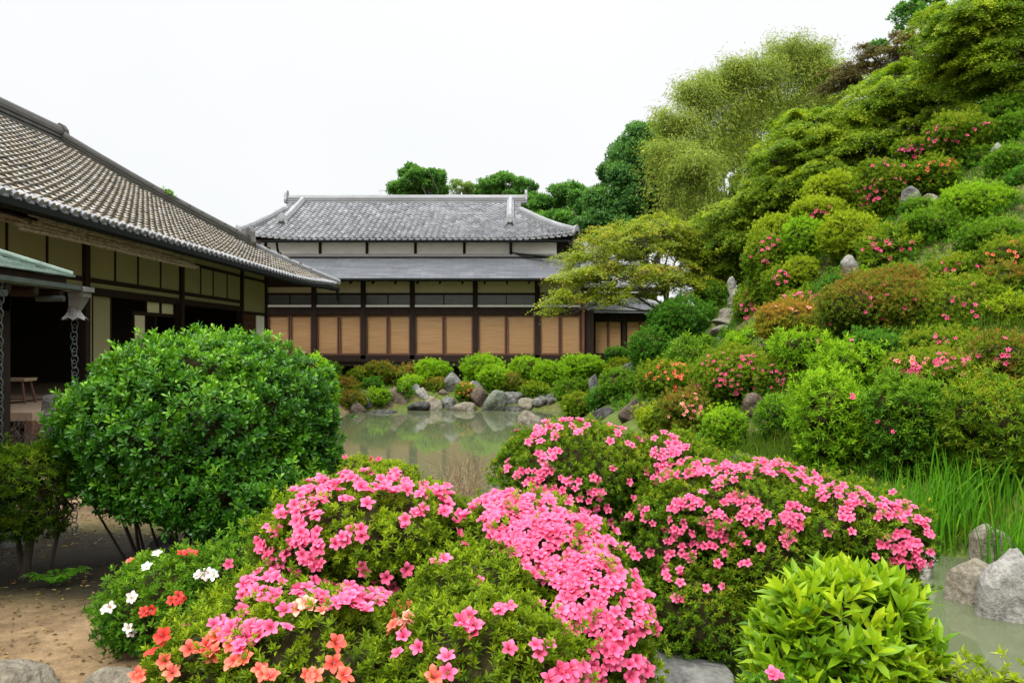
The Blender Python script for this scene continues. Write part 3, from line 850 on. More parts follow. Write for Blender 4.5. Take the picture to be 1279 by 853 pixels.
# lower front: bays between posts, each with plaster band, transom lights, white rail, blinds behind glass
fposts = [271, 331.5, 392.5, 454, 515.2, 593.6, 671, 728]
for px in fposts:
    x = fx(px); hw = .06 if px == 728 else .10; MB().box(x - hw, x + hw, D - .1, D + .12, fz(455), fz(349)).build('post', M['wood_red' if px == 728 else 'wood'], far)
for a, b in zip(fposts[:-1], fposts[1:]):
    x0, x1 = fx(a) + .10, fx(b) - .10; xm = (x0 + x1) / 2
    MB().box(x0, x1, D - .02, D + .06, fz(366), fz(346)).build('plaster_band', M['plaster_far'], far)
    MB().box(x0, x1, D - .06, D + .08, fz(368.4), fz(366)).build('beam', M['wood'], far)
    tr = MB().box(x0, x1, D + .02, D + .06, fz(381), fz(368.4)).build('transom_window', M['transom'], far)
    mb = MB().box(xm - .02, xm + .02, D - .02, D + .07, fz(380.6), fz(368.5)); mb.build('mullion', M['wood'], tr)
    MB().box(x0, x1, D - .05, D + .08, fz(383.6), fz(381)).build('white_rail', M['white'], far)
    MB().box(x0, x1, D - .07, D + .1, fz(393), fz(383.6)).build('beam', M['wood'], far)
    for c0, c1 in ((x0 + .02, xm - .035), (xm + .035, x1 - .02)):
        MB().box(c0 + .03, c1 - .03, D + .07, D + .09, fz(443.5), fz(392)).build('bamboo_blind', M['blind'], far)
        wn = MB().box(c0, c1, D + .012, D + .018, fz(443.5), fz(392)).build('glass_door', M['glass'], far)
        mb = MB().box(c0 - .02, c0 + .035, D - .02, D + .05, fz(443.5), fz(393)).box(c1 - .035, c1 + .02, D - .02, D + .05, fz(443.5), fz(393)).box(c0 + .035, c1 - .035, D - .02, D + .05, fz(443.5), fz(441.2)).box(c0 + .035, c1 - .035, D - .02, D + .05, fz(394), fz(393))
        mb.build('frame', M['wood_red'], wn)
MB().box(fx(271), fx(728), D - .1, D + .15, fz(448.5), fz(443.6)).build('sill_beam', M['wood'], far)
MB().box(fx(271), fx(730), D - .75, D + .2, fz(451.5), fz(448.7)).build('deck', M['wood'], far)
MB().box(fx(271), fx(730), D - .70, D - .62, fz(456.5), fz(451.6)).build('deck_beam', M['wood'], far)
for px in np.arange(280, 730, 61):
    MB().box(fx(px) - .07, fx(px) + .07, D - .62, D - .48, .02, fz(452)).build('deck_post', M['wood'], far)
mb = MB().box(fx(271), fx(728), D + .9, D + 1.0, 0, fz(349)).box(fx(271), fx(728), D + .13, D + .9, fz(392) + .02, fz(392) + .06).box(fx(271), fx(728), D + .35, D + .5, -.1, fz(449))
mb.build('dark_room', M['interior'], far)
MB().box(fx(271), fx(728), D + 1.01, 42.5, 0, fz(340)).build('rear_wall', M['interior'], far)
# low wing at its right
AY = 34.2
ax = lambda px: (px - 639.5) * AY / F
az = lambda py: EYE + (426.5 - py) * AY / F
mb = MB()
eav = np.array([(ax(727) , az(387)), (ax(760), az(388)), (ax(800), az(389)), (ax(832), az(389.5))])
topz = az(374); ty = AY + 2.2
for k in range(10):
    t0, t1 = k / 10, (k + 1) / 10
    for (xa, za_), (xb, zb_) in zip(eav[:-1], eav[1:]):
        sh = .9
        A0 = [xa, AY - .8 + 2.6 * t0, za_ + (topz - za_) * t0]; B0 = [min(xb, eav[-1, 0] - sh * t0), AY - .8 + 2.6 * t0, zb_ + (topz - zb_) * t0]
        A1 = [xa, AY - .8 + 2.6 * t1, za_ + (topz - za_) * t1 + .003]; B1 = [min(xb, eav[-1, 0] - sh * t1), AY - .8 + 2.6 * t1, zb_ + (topz - zb_) * t1 + .003]
        mb.add([A0, B0, B0[:2] + [B0[2] + .02], A0[:2] + [A0[2] + .02], B1, A1], [[0, 1, 2, 3], [3, 2, 4, 5]])
mb.hexa([[eav[0, 0], AY - .75, az(391.5)], [eav[-1, 0] - .03, AY - .75, az(392)], [eav[-1, 0] - .5, AY + 1.7, topz - .1], [eav[0, 0], AY + 1.7, topz - .1],
         [eav[0, 0], AY - .75, az(387.5)], [eav[-1, 0] - .03, AY - .75, az(390)], [eav[-1, 0] - .9, AY + 1.7, topz - .02], [eav[0, 0], AY + 1.7, topz - .02]])
wing = mb.build('wing_roof', M['pent'], far, rnd=rng.random(mb.n))
mb = MB(); mb.sweep(ridge_prof(.13, .22), [(eav[0, 0], AY + 1.75, topz - .02), (eav[-1, 0] - .9, AY + 1.75, topz - .02)]); mb.sweep(ridge_prof(.11, .18), [(eav[-1, 0] - .95, AY + 1.75, topz), (eav[-1, 0] - .4, AY + .4, topz - .22), (eav[-1, 0], AY - .8, az(388.5))])
mb.build('ridge', M['ridge_grey'], wing, rnd=rng.random(mb.n))
for px in (740, 779.5, 820, 845):
    MB().box(ax(px) - .09, ax(px) + .09, AY - .08, AY + .1, az(452), az(389)).build('post', M['wood'], far)
for a, b in ((740, 779.5), (779.5, 820)):
    x0, x1 = ax(a) + .09, ax(b) - .09; xm = (x0 + x1) / 2
    MB().box(x0, x1, AY - .06, AY + .08, az(402), az(391)).build('beam', M['wood'], far)
    MB().box(x0, x1, AY - .08, AY + .1, az(448), az(441)).build('sill_beam', M['wood'], far)
    for c0, c1 in ((x0, xm), (xm, x1)):
        MB().box(c0 + .05, c1 - .05, AY + .07, AY + .09, az(441), az(402)).build('bamboo_blind', M['blind'], far)
    MB().box(xm - .04, xm + .04, AY - .02, AY + .06, az(441), az(402)).build('frame', M['wood_red'], far)
MB().box(fx(729), ax(739), D + .1, AY, az(452), az(389)).build('side_panel', M['wood'], far)
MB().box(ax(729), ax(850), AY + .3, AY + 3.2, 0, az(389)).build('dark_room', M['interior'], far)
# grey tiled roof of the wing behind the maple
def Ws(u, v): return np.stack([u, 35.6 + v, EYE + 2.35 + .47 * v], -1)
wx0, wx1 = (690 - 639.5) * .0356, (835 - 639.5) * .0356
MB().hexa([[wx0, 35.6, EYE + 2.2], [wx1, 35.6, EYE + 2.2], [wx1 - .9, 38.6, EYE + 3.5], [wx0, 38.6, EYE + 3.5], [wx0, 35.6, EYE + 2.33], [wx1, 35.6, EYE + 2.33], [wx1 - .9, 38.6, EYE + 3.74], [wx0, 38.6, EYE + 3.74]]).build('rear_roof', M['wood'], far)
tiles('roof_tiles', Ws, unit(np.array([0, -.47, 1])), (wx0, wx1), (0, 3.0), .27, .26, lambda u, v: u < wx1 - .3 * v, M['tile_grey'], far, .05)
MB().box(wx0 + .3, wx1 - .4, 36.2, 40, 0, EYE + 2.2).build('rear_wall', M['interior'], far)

# ------------------------------------------------------------------ entrance porch with its copper roof, rain chains, stool
PX, PYE, PZ = -3.74, 6.86, 2.20
porch = thing('porch', 'small entrance porch with a green copper sheet roof at the left edge', 'porch', (-5.0, 5.0, 0))
mb = MB(); rn = []
nk = 16
for k in range(nk):
    s0, s1 = 1.5 * k / nk, 1.5 * (k + 1) / nk
    zc = lambda s: PZ + .44 * s - .05 * math.sin(min(s / 1.5, 1) * math.pi)
    for (a, b) in [(y, y + .8) for y in np.arange(2.6, 6.9, .8)]:
        e0, e1 = min(b, PYE - s0), min(b, PYE - s1)
        if a > e1: continue
        j = rng.normal(0, .001)
        mb.add([[PX - s0, a, zc(s0) + j], [PX - s0, e0, zc(s0) + j], [PX - s0, e0, zc(s0) + .016 + j], [PX - s0, a, zc(s0) + .016 + j], [PX - s1, e1, zc(s1) + .001], [PX - s1, a, zc(s1) + .001]], [[0, 1, 2, 3], [3, 2, 4, 5]])
        rn += [float(np.clip(rng.normal(.5, .25), 0, 1))] * 6
    mb.add([[PX - s0, PYE - s0, zc(s0)], [2 * (PX - 1.5) - PX + s0, PYE - s0, zc(s0)], [2 * (PX - 1.5) - PX + s0, PYE - s0, zc(s0) + .016], [PX - s0, PYE - s0, zc(s0) + .016], [2 * (PX - 1.5) - PX + s1, PYE - s1, zc(s1)], [PX - s1, PYE - s1, zc(s1)]], [[0, 3, 2, 1], [3, 5, 4, 2]]); rn += [.5] * 6
    mb.add([[2 * (PX - 1.5) - PX + s0, 2.6, zc(s0)], [2 * (PX - 1.5) - PX + s0, PYE - s0, zc(s0)], [2 * (PX - 1.5) - PX + s1, PYE - s1, zc(s1)], [2 * (PX - 1.5) - PX + s1, 2.6, zc(s1)]], [[0, 1, 2, 3]]); rn += [.5] * 4
proof = mb.build('roof', M['copper_roof'], porch, rnd=np.array(rn))
mb = MB(); mb.tube([(PX - .02, PYE - .02, PZ + .02), (PX - .75, PYE - .75, PZ + .31), (PX - 1.5, PYE - 1.5, PZ + .68)], .028, 8); mb.build('hip_roll', M['copper_roof'], proof, rnd=np.full(mb.n, .7))
mb = MB().box(PX - 3.0, PX - .05, 2.6, PYE - .05, PZ - .10, PZ - .005)
for y in np.arange(2.8, PYE - .1, .36): mb.tube([(PX - .6, y, PZ - .13), (PX - .06, y, PZ - .15)], .035, 8)
mb.build('eave_boards', M['wood'], proof)
mb = MB()
for y in (5.95, 6.72): mb.tube([(PX - .25, y, PZ - .19), (PX - .02, y, PZ - .19)], .026, 10)
mb.build('rafter_caps', M['verdigris'], proof)
mb = MB(); mb.sweep([(-.035, .02), (-.03, -.015), (0, -.03), (.03, -.015), (.035, .02), (.025, .02), (0, -.02), (-.025, .02)], lerp((PX + .06, 2.6, PZ - .075), (PX + .06, PYE + .02, PZ - .10), 6)); mb.build('gutter', M['verdigris'], proof)
for (x, y) in ((-4.17, 6.5), (-6.3, 6.5)):
    MB().box(x - .06, x + .06, y - .06, y + .06, .25, PZ - .1).build('post', M['wood'], porch)
    MB().lathe((x, y, 0), [(.17, -.05), (.17, .12), (.14, .2), (.10, .25), (0.0, .25)], 12).build('post_base', ROCK['grey'], porch, smooth=False)
MB().box(-6.3, -4.11, 6.45, 6.55, PZ - .30, PZ - .12).build('beam', M['wood'], porch)
# funnel head of the rain chain
fxp, fyp = PX - .02, PYE + .02
mb = MB().box(fxp - .04, fxp + .13, fyp - .08, fyp + .08, 2.075, 2.115).box(fxp - .02, fxp + .11, fyp - .065, fyp + .065, 2.03, 2.075)
c4 = lambda x0, x1, h, z: [[x0, fyp - h, z], [x1, fyp - h, z], [x1, fyp + h, z], [x0, fyp + h, z]]
mb.hexa(c4(fxp - .03, fxp + .05, .04, 1.925) + c4(fxp - .02, fxp + .10, .06, 2.03))
n = 16; th = np.arange(n) * 2 * np.pi / n
for (r0, z0, r1, z1) in ((.05, 1.935, .055, 1.90), (.055, 1.90, .075, 1.87)):
    v = [[fxp + r0 * math.cos(t), fyp + r0 * math.sin(t), z0] for t in th] + [[fxp + r1 * math.cos(t), fyp + r1 * math.sin(t), z1] for t in th]
    mb.add(v, [[i, (i + 1) % n, n + (i + 1) % n, n + i] for i in range(n)])
v = [[fxp + .075 * math.cos(t), fyp + .075 * math.sin(t), 1.87] for t in th] + [[fxp + (.115 if i % 2 else .095) * math.cos(t), fyp + (.115 if i % 2 else .095) * math.sin(t), 1.83 if i % 2 else 1.855] for i, t in enumerate(th)]
mb.add(v, [[i, (i + 1) % n, n + (i + 1) % n, n + i] for i in range(n)])
mb.build('funnel', M['bronze_grey'], proof)


def rain_chain(x, y, z0, z1, label, group):
    t = thing('rain_chain', label, 'rain chain', (x, y, z1), group)
    n, m = 14, 6
    th = np.arange(n) * 2 * np.pi / n; ph = np.arange(m) * 2 * np.pi / m
    X = (.026 + .0042 * np.cos(ph)[None]) * np.cos(th)[:, None]; Z = (.037 + .0042 * np.cos(ph)[None]) * np.sin(th)[:, None]; Y = np.repeat(.0042 * np.sin(ph)[None], n, 0)
    i = np.arange(n)[:, None]; j = np.arange(m)[None]
    f = np.stack([i * m + j, ((i + 1) % n) * m + j, ((i + 1) % n) * m + (j + 1) % m, i * m + (j + 1) % m], -1).reshape(-1, 4)
    me = None; k = 0; z = z0
    while z > z1 and k < 60:
        if me is None:
            o = build('link', np.stack([X, Y, Z], -1).reshape(-1, 3) + ORG[t.name], [f], M['verdigris'], t, smooth=True); me = o.data
        else:
            o = link('link', me, t)
        o.location = (float(rng.normal(0, .002)), 0, z - z1); o.rotation_euler = (0, 0, R(20) if k % 2 == 0 else R(75))
        z -= .062 if k % 2 else .040; k += 1
    return t


rain_chain(fxp, fyp, 1.80, .02, 'grey ring chain hanging from the copper funnel to the ground beside the big green bush', 'rain chains of the porch')
rain_chain(PX - .015, 5.86, 2.06, .02, 'grey ring chain hanging at the very left edge of the photo under the copper gutter', 'rain chains of the porch')

st = thing('stool', 'small wooden stool standing on the boards of the dark entrance', 'stool', (-8.30, 13.4, .62))
sx, sy, s0 = -8.30, 13.4, .62
MB().hexa([[sx - .24, sy - .17, s0 + .37], [sx + .24, sy - .17, s0 + .37], [sx + .24, sy + .17, s0 + .37], [sx - .24, sy + .17, s0 + .37], [sx - .25, sy - .18, s0 + .42], [sx + .25, sy - .18, s0 + .42], [sx + .25, sy + .18, s0 + .42], [sx - .25, sy + .18, s0 + .42]]).build('seat', M['wood_floor'], st)
for a in (-1, 1):
    for b in (-1, 1):
        MB().tube([(sx + a * .17, sy + b * .11, s0 + .37), (sx + a * .24, sy + b * .15, s0 + .0)], .021, 8).build('leg', M['wood_red'], st)
MB().tube([(sx - .22, sy - .14, s0 + .08), (sx + .22, sy - .14, s0 + .08)], .012, 6).build('stretcher', M['wood_red'], st)


# ------------------------------------------------------------------ rocks
def ico(sub):
    b = bmesh.new(); bmesh.ops.create_icosphere(b, subdivisions=sub, radius=1); b.verts.ensure_lookup_table()
    v = np.array([x.co[:] for x in b.verts]); f = np.array([[q.index for q in p.verts] for p in b.faces]); b.free(); return v, f


ICO = {k: ico(k) for k in (2, 3, 4, 5)}


def rock(label, px, py, d, rw, rh, tone, depth=.8, seed=0, sub=4, group=None, sink=.25, name='rock', taper=.30, cat='rock', cuts=11):
    """boulder centred at a pixel, half width rw / half height rh in pixels, cut by random planes"""
    c = P(px, py, d); rx, rz = rw * d / F, rh * d / F; ry = rx * depth
    r = np.random.default_rng(seed + 100)
    v, f = ICO[sub]
    N = unit(r.normal(size=(cuts, 3))); h = r.uniform(.45, .92, cuts)
    dt = np.maximum(v @ N.T, 1e-3) / h
    rad = 1 / np.power((np.power(dt, 22)).sum(1) + 1.0, 1 / 22)
    rad = rad * (1 + .05 * noise(v + seed, 1.6, 0) + .035 * noise(v + seed, 5, 1) + .022 * noise(v - seed, 13, 2))
    p = v * rad[:, None]
    mx = np.abs(p).max(0); p = p / mx
    p[:, 2] = np.where(p[:, 2] < -.2, -.2 + (p[:, 2] + .2) * (1 + sink * 2), p[:, 2])
    p = p * [rx, ry, rz] + c
    g0 = gz(c[0], c[1]) - .06; low = p[:, 2].min()
    tz = (p[:, 2:3] - c[2]) / rz; k_ = np.where(tz > 0, 1 - taper * np.abs(tz) ** 1.3, 1 - (.05 + taper * .35) * tz); p[:, :2] = c[:2] + (p[:, :2] - c[:2]) * k_ + tz * np.array([r.normal(0, .12) * rx, 0])
    if low > g0: p[:, 2] = np.where(p[:, 2] < c[2], c[2] + (p[:, 2] - c[2]) * (c[2] - g0) / (c[2] - low), p[:, 2])
    o = build(name, p, [f], ROCK[tone] if tone in ROCK else M[tone], smooth=True)
    me = o.data
    cc = np.array([c[0], c[1], c[2] - rz]); co = np.zeros(len(me.vertices) * 3, np.float32); me.vertices.foreach_get('co', co)
    co = co.reshape(-1, 3) - cc.astype(np.float32); me.vertices.foreach_set('co', co.ravel()); o.location = tuple(cc)
    return tag(o, label, cat, group)


G1 = 'rocks along the far shore of the pond'
for k, a in enumerate([
    ('tall upright grey boulder, highest of the far shore rocks, in front of clipped shrubs', 565.5, 477, 28.2, 10, 12, 'grey'),
    ('angular brown and grey boulder on the far shore left of a leafy plant', 494, 496, 27.4, 13, 11, 'brown'),
    ('small grey rock behind the far shore, top of the pile right of the brown boulder', 517, 489, 27.8, 8, 8, 'grey'),
    ('pale slanted rock on top of the far shore pile', 528.5, 492, 27.6, 8, 7, 'pale'),
    ('rounded tan and grey boulder at the water beside the leaning pale rock', 543.5, 503, 27.1, 11, 10, 'tan'),
    ('wide dark flat rock touching the water under the leaning pale rock', 521, 508, 27.0, 15, 6, 'dark'),
    ('dark grey block right of the rounded tan boulder, below the tall upright boulder', 562, 502, 27.2, 9, 9, 'grey'),
    ('long low tan rock lying at the water below the orange flowers', 584, 508, 26.9, 15, 5, 'tan'),
    ('dark brown boulder right of the small orange azalea on the far shore', 600, 495, 27.4, 13, 13, 'brown'),
    ('greenish upright stone tapering upward at the water line', 618, 502, 26.9, 13, 14, 'green'),
    ('broad pale grey block behind the greenish upright stone', 640, 496, 27.5, 14, 9, 'grey'),
    ('low dark rock at the water right of the greenish upright stone', 638, 510, 26.9, 11, 4, 'dark'),
    ('tan stone on the shore right of the broad grey block', 657, 504, 27.2, 10, 7, 'tan'),
    ('grey block near the right end of the far shore row', 673, 502, 27.3, 11, 7, 'grey'),
    ('rightmost grey rock of the far shore row, by the olive shrubs', 688, 501, 27.3, 10, 8, 'grey'),
    ('long dark slab lying flat above the water at the left end of the far shore', 474, 516, 26.2, 19, 4.5, 'dark'),
    ('small pale flat rock under the long dark slab', 464, 522.5, 25.6, 10, 4, 'pale'),
    ('small grey stone left of the tan pebbles on the far shore', 461, 505, 27.0, 8, 6.5, 'grey'),
    ('small round tan stone, left one of a pair on the far shore', 476, 506, 27.2, 6, 6, 'tan'),
    ('small round brown stone, right one of a pair on the far shore', 487, 508, 27.1, 6, 5, 'brown'),
    ('small brown stone between the pile and the tall upright boulder', 554, 492, 27.8, 7, 6, 'brown'),
    ('grey stone half hidden behind the dark brown boulder', 594, 480, 28.4, 10, 5, 'grey'),
    ('brown rock under the reddish bush at the left end of the pond', 446, 512, 26.0, 9, 8, 'brown'),
]): rock(*a[:4], a[4] * 1.2, a[5] * 1.2, a[6], seed=k, sub=3, group=G1)
rock('square mottled boulder standing in the pond behind the pink azaleas', 658, 525, 21.0, 19, 13, 'tan', .8, 41, 4)
rock('reddish brown boulder on the right bank of the pond', 792, 512, 17.8, 20, 15, 'brown', .8, 42, 4)
rock('leaning grey slab beside the low bright shrubs right of the pond', 793, 461, 26, 20, 9, 'grey', .4, 43, 3)
rock('narrow grey stone standing upright between the shrubs on the right shore', 741, 477, 24.5, 6, 13, 'grey', .8, 44, 3)
rock('dark stone at the foot of the olive shrubs on the right shore', 753, 515, 20.5, 14, 7, 'dark', .8, 45, 3)
rock('smooth dark boulder in the grass just above the right pink azalea', 930, 577, 10.8, 22, 11, 'dark', .8, 46, 4, cuts=5)
rock('grey rock almost buried inside the right pink azalea', 868, 622, 4.75, 20, 14, 'grey', .7, 47, 4)
rock('low pale grey rock at the pond edge under the dry twigs', 640, 606, 9.4, 28, 11, 'grey', .8, 48, 4)
rock('squarish grey boulder set in the upper hillside among azaleas', 1062, 331, 15.3, 14, 14, 'pale', .7, 49, 4)
rock('pale rounded rock on the hill crest below the clipped azalea', 1247, 186, 17.6, 9, 8, 'pale', .8, 50, 3)
rock('flat grey stone on the bare slope right of the pink flowered azalea', 1139, 238, 17.4, 12, 6, 'grey', .8, 51, 3)
rock('thin tan stone showing on the bare slope in the upper hillside', 1162, 246, 17.2, 9, 4, 'tan', .8, 52, 3)
rock('tall white stone standing upright at the head of the steps', 915, 357, 23.6, 7, 12, 'pale', .7, 53, 4)
rock('white stone lying beside the upright one at the head of the steps', 923, 367, 23.3, 9, 6.5, 'pale', .7, 54, 4)
rock('grey rock in shadow under the pink hillside azalea', 942, 505, 13.2, 16, 15, 'brown', .7, 55, 3)
rock('flat topped grey rock behind the two big rocks of the right pond', 1240, 672, 8.1, 25, 17, 'tan', .8, 156, 5, cuts=7)
rock('low tan boulder at the left of the rock pair in the right pond', 1212, 712, 7.2, 33, 17, 'tan', .8, 165, 5, cuts=5, taper=.9)
rock('largest rock of the right pond, tall mottled pale boulder at the photo edge', 1271, 726, 6.75, 46, 51, 'pale', .8, 160, 5, cuts=9, taper=.85)
rock('small white rock at the water just right of the pink azalea', 1151, 704, 7.9, 20, 13, 'pale', .8, 59, 4)
rock('speckled round grey boulder in the bottom left corner', 28, 850, 3.66, 54, 32, 'tan', .8, 60, 5, cuts=5)
rock('rough pale rock at the bottom left beside the round boulder', 146, 850, 3.62, 42, 21, 'tan', .8, 61, 5)
rock('dark slate rock between the white flowered bush and the pink azalea', 243, 795, 3.75, 26, 30, 'dark', .7, 62, 5)
rock('grey stone on the ground under the big green bush', 210, 682, 6.05, 26, 16, 'grey', .8, 63, 4)
rock('dark rounded stone on the veranda edge behind the big green bush', 72, 500, 9.5, 19, 13, 'dark', .8, 64, 4)
rock('flat grey stepping stone in the gap between the two pink azaleas', 848, 834, 4.0, 62, 9, 'grey', 1.5, 66, 4, cuts=4, taper=.1, name='stepping_stone', cat='stepping stone')

GS = 'stone steps up the hillside'
for k, (lab, px, py, d, rw, rh) in enumerate([
    ('lowest stone step, long and low in the grass', 907, 424, 20.6, 26, 4), ('second stone step from the bottom, a thick grey slab', 901, 411.5, 21.3, 15, 6),
    ('third stone step from the bottom, a wide slab', 905, 402, 22.0, 17, 5.5), ('fourth stone step from the bottom, with a chipped corner', 910, 391, 22.7, 16, 6.5),
    ('fifth stone step from the bottom, narrow and dark', 914, 381, 23.2, 9, 4), ('topmost stone step right below the white stones', 917, 373.5, 23.7, 8, 3.5),
    ('kerb stone in the grass left of the stone steps', 853, 427, 21.5, 13, 7)]):
    rock(lab, px, py, d, rw, rh, 'stone_steps', 1.0 if k < 6 else .6, 70 + k, 3, GS if k < 6 else None, .8, 'step_stone' if k < 6 else 'rock', cat='step' if k < 6 else 'rock', cuts=7)


# ------------------------------------------------------------------ leaves
LEAF = {
    'lo': (np.array([[0, 0, 0], [.45, -.5, .10], [1, 0, -.06], [.45, .5, .10]]), [[0, 1, 2], [0, 2, 3]], None),
    'hi': (np.array([[0, 0, 0], [.3, -.38, .09], [.3, 0, .03], [.3, .38, .09], [.68, -.40, .06], [.68, 0, -.01], [.68, .40, .06], [1, 0, -.10]]),
           [[0, 1, 2], [0, 2, 3], [4, 7, 5], [5, 7, 6]], [[1, 4, 5, 2], [2, 5, 6, 3]]),
    'round': (np.array([[0, 0, 0], [.28, -.22, .05], [.28, 0, .0], [.28, .22, .05], [.72, -.5, .07], [.72, 0, -.01], [.72, .5, .07], [1, 0, -.06]]),
              [[0, 1, 2], [0, 2, 3], [4, 7, 5], [5, 7, 6]], [[1, 4, 5, 2], [2, 5, 6, 3]]),
    # a palmate leaf: three lobes
    'palm': (np.array([[0, 0, 0], [.30, -.14, .02], [.55, -.62, -.06], [.52, -.16, .02], [1, 0, -.08], [.52, .16, .02], [.55, .62, -.06], [.30, .14, .02]]),
             [[1, 2, 3], [5, 6, 7], [3, 4, 5], [0, 1, 7]], [[1, 3, 5, 7]]),
}


def leaf_geo(Pt, D, N, L, W, kind, rnd, rg):
    T, f3, f4 = LEAF[kind]
    n, m = len(Pt), len(T)
    D = unit(D); S = unit(np.cross(D, N)); N2 = np.cross(S, D)
    L = np.broadcast_to(np.asarray(L, float), (n,)) * rg.uniform(.72, 1.18, n); W = np.broadcast_to(np.asarray(W, float), (n,)) * rg.uniform(.8, 1.15, n)
    fold = rg.uniform(.3, 1.6, n)
    V = Pt[:, None] + D[:, None] * (T[None, :, 0, None] * L[:, None, None]) + S[:, None] * (T[None, :, 1, None] * W[:, None, None]) + N2[:, None] * (T[None, :, 2, None] * (L * fold)[:, None, None])
    b = (np.arange(n) * m)[:, None, None]
    F3 = (b + np.array(f3)[None]).reshape(-1, 3)
    F4 = (b + np.array(f4)[None]).reshape(-1, 4) if f4 else np.zeros((0, 4), int)
    return V.reshape(-1, 3), F3, F4, np.repeat(rnd, m)


def rosettes(tips, axis, m, L, W, kind, rg, leaf_tone=None, lo=22, hi=80):
    n = len(tips)
    ref = unit(rg.normal(size=(n, 3))); A = unit(axis)
    X = unit(np.cross(A, ref)); Y = np.cross(A, X)
    az = (np.arange(m)[None] * 2.4 + rg.uniform(0, 6.28, (n, 1)) + rg.normal(0, .25, (n, m)))
    th = np.radians(lo + (hi - lo) * (np.arange(m)[None] + rg.uniform(0, 1, (n, m))) / m)
    rad = X[:, None] * np.cos(az)[..., None] + Y[:, None] * np.sin(az)[..., None]
    D = A[:, None] * np.cos(th)[..., None] + rad * np.sin(th)[..., None]
    N = A[:, None] * np.sin(th)[..., None] - rad * np.cos(th)[..., None]
    off = -A[:, None] * (np.arange(m) / m * L * .55)[None, :, None]
    Pt = np.repeat(tips[:, None], m, 1) + off
    base = np.clip(rg.normal(.42, .2, n), 0, .85) if leaf_tone is None else leaf_tone
    rn = np.clip(base[:, None] + .30 * (1 - np.arange(m) / (m - 1.0))[None] * rg.uniform(.2, 1, (n, m)) + rg.normal(0, .08, (n, m)), 0, 1)
    return leaf_geo(Pt.reshape(-1, 3), D.reshape(-1, 3), N.reshape(-1, 3), L, W, kind, rn.ravel(), rg)


def lobe_pts(lobes, dens, rg, lump=.08, depth=.10, floor=True, lowcut=-.75, shoot=.03, shoot_len=.06, lf=1.3, micro=(.0, 20)):
    """points scattered in the outer shell of a union of ellipsoids, with their outward normals"""
    out, nor, dpt = [], [], []
    L = np.array(lobes, float)
    for i, (cx, cy, cz, rx, ry, rz) in enumerate(L):
        p_ = 1.6; area = 4 * np.pi * (((rx * ry) ** p_ + (rx * rz) ** p_ + (ry * rz) ** p_) / 3) ** (1 / p_)
        n = int(area * dens)
        if n < 4: continue
        d = unit(rg.normal(size=(n, 3))); r = np.array([rx, ry, rz])
        dp = rg.exponential(depth, n); dp = np.minimum(dp, .6)
        sc_ = 1 + lump * noise(d * r.mean() * 3 + L[i, :3], lf / r.mean() * .55, i) + lump * .5 * noise(d * 3 + i, lf * 1.5, i + 1)
        big = rg.random(n) < shoot
        p = L[i, :3] + d * r * (sc_ * (1 - dp))[:, None]
        nn = unit(d / r)
        if micro[0]: p = p + nn * (micro[0] * noise(p, micro[1], i))[:, None]
        p = p + nn * (big * rg.uniform(.2, 1, n) * shoot_len)[:, None]
        k = d[:, 2] > lowcut
        for j in range(len(L)):
            if j == i: continue
            q = (p - L[j, :3]) / L[j, 3:]
            k &= (q * q).sum(1) > .72
        out.append(p[k]); nor.append(nn[k]); dpt.append(dp[k])
    p, nn, dp = np.concatenate(out), np.concatenate(nor), np.concatenate(dpt)
    if floor:
        g = ground(p[:, 0], p[:, 1]); k = p[:, 2] > g + .03
        p, nn, dp = p[k], nn[k], dp[k]
    return p, nn, dp


def core_geo(lobes, s=.80):  # solid lumpy fill inside the lobes, keeps light from passing through
    V, Fc, n = [], [], 0
    v, f = ICO[3]
    for i, (cx, cy, cz, rx, ry, rz) in enumerate(lobes):
        w_ = v * (1 + .07 * noise(v + i, 2.5, i) + .06 * noise(v + i, 7, i + 1))[:, None] * s
        V.append(w_ * [rx, ry, rz] + [cx, cy, cz]); Fc.append(f + n); n += len(v)
    return np.concatenate(V), np.concatenate(Fc)


# ------------------------------------------------------------------ blossoms
def petal_mat(name, edge, mid, throat):
    m, n, b = newmat(name)
    c = ramp(n, [(0, throat), (.30, mid), (.75, edge), (1, edge)], attr(n, 'rad'))
    v = attr(n, 'rnd')
    c = mixc(n, 1.0, c, ramp(n, [(0, (.86, .78, .80)), (1, (1.1, 1.12, 1.12))], v), 'MULTIPLY')
    oi = n.nodes.new('ShaderNodeObjectInfo')
    c = mixc(n, 1.0, c, ramp(n, [(0, (.86, .66, .74)), (.5, (1, .95, .97)), (1, (1.06, 1.3, 1.2))], oi.outputs['Random']), 'MULTIPLY')
    n.links.new(c, b.inputs['Base Color']); b.inputs['Roughness'].default_value = .55; b.inputs['Specular IOR Level'].default_value = .25
    t = n.nodes.new('ShaderNodeBsdfTranslucent'); n.links.new(c, t.inputs['Color'])
    mx = n.nodes.new('ShaderNodeMixShader'); mx.inputs['Fac'].default_value = .32
    n.links.new(b.outputs[0], mx.inputs[1]); n.links.new(t.outputs[0], mx.inputs[2]); n.links.new(mx.outputs[0], n.nodes['Material Output'].inputs['Surface'])
    return m


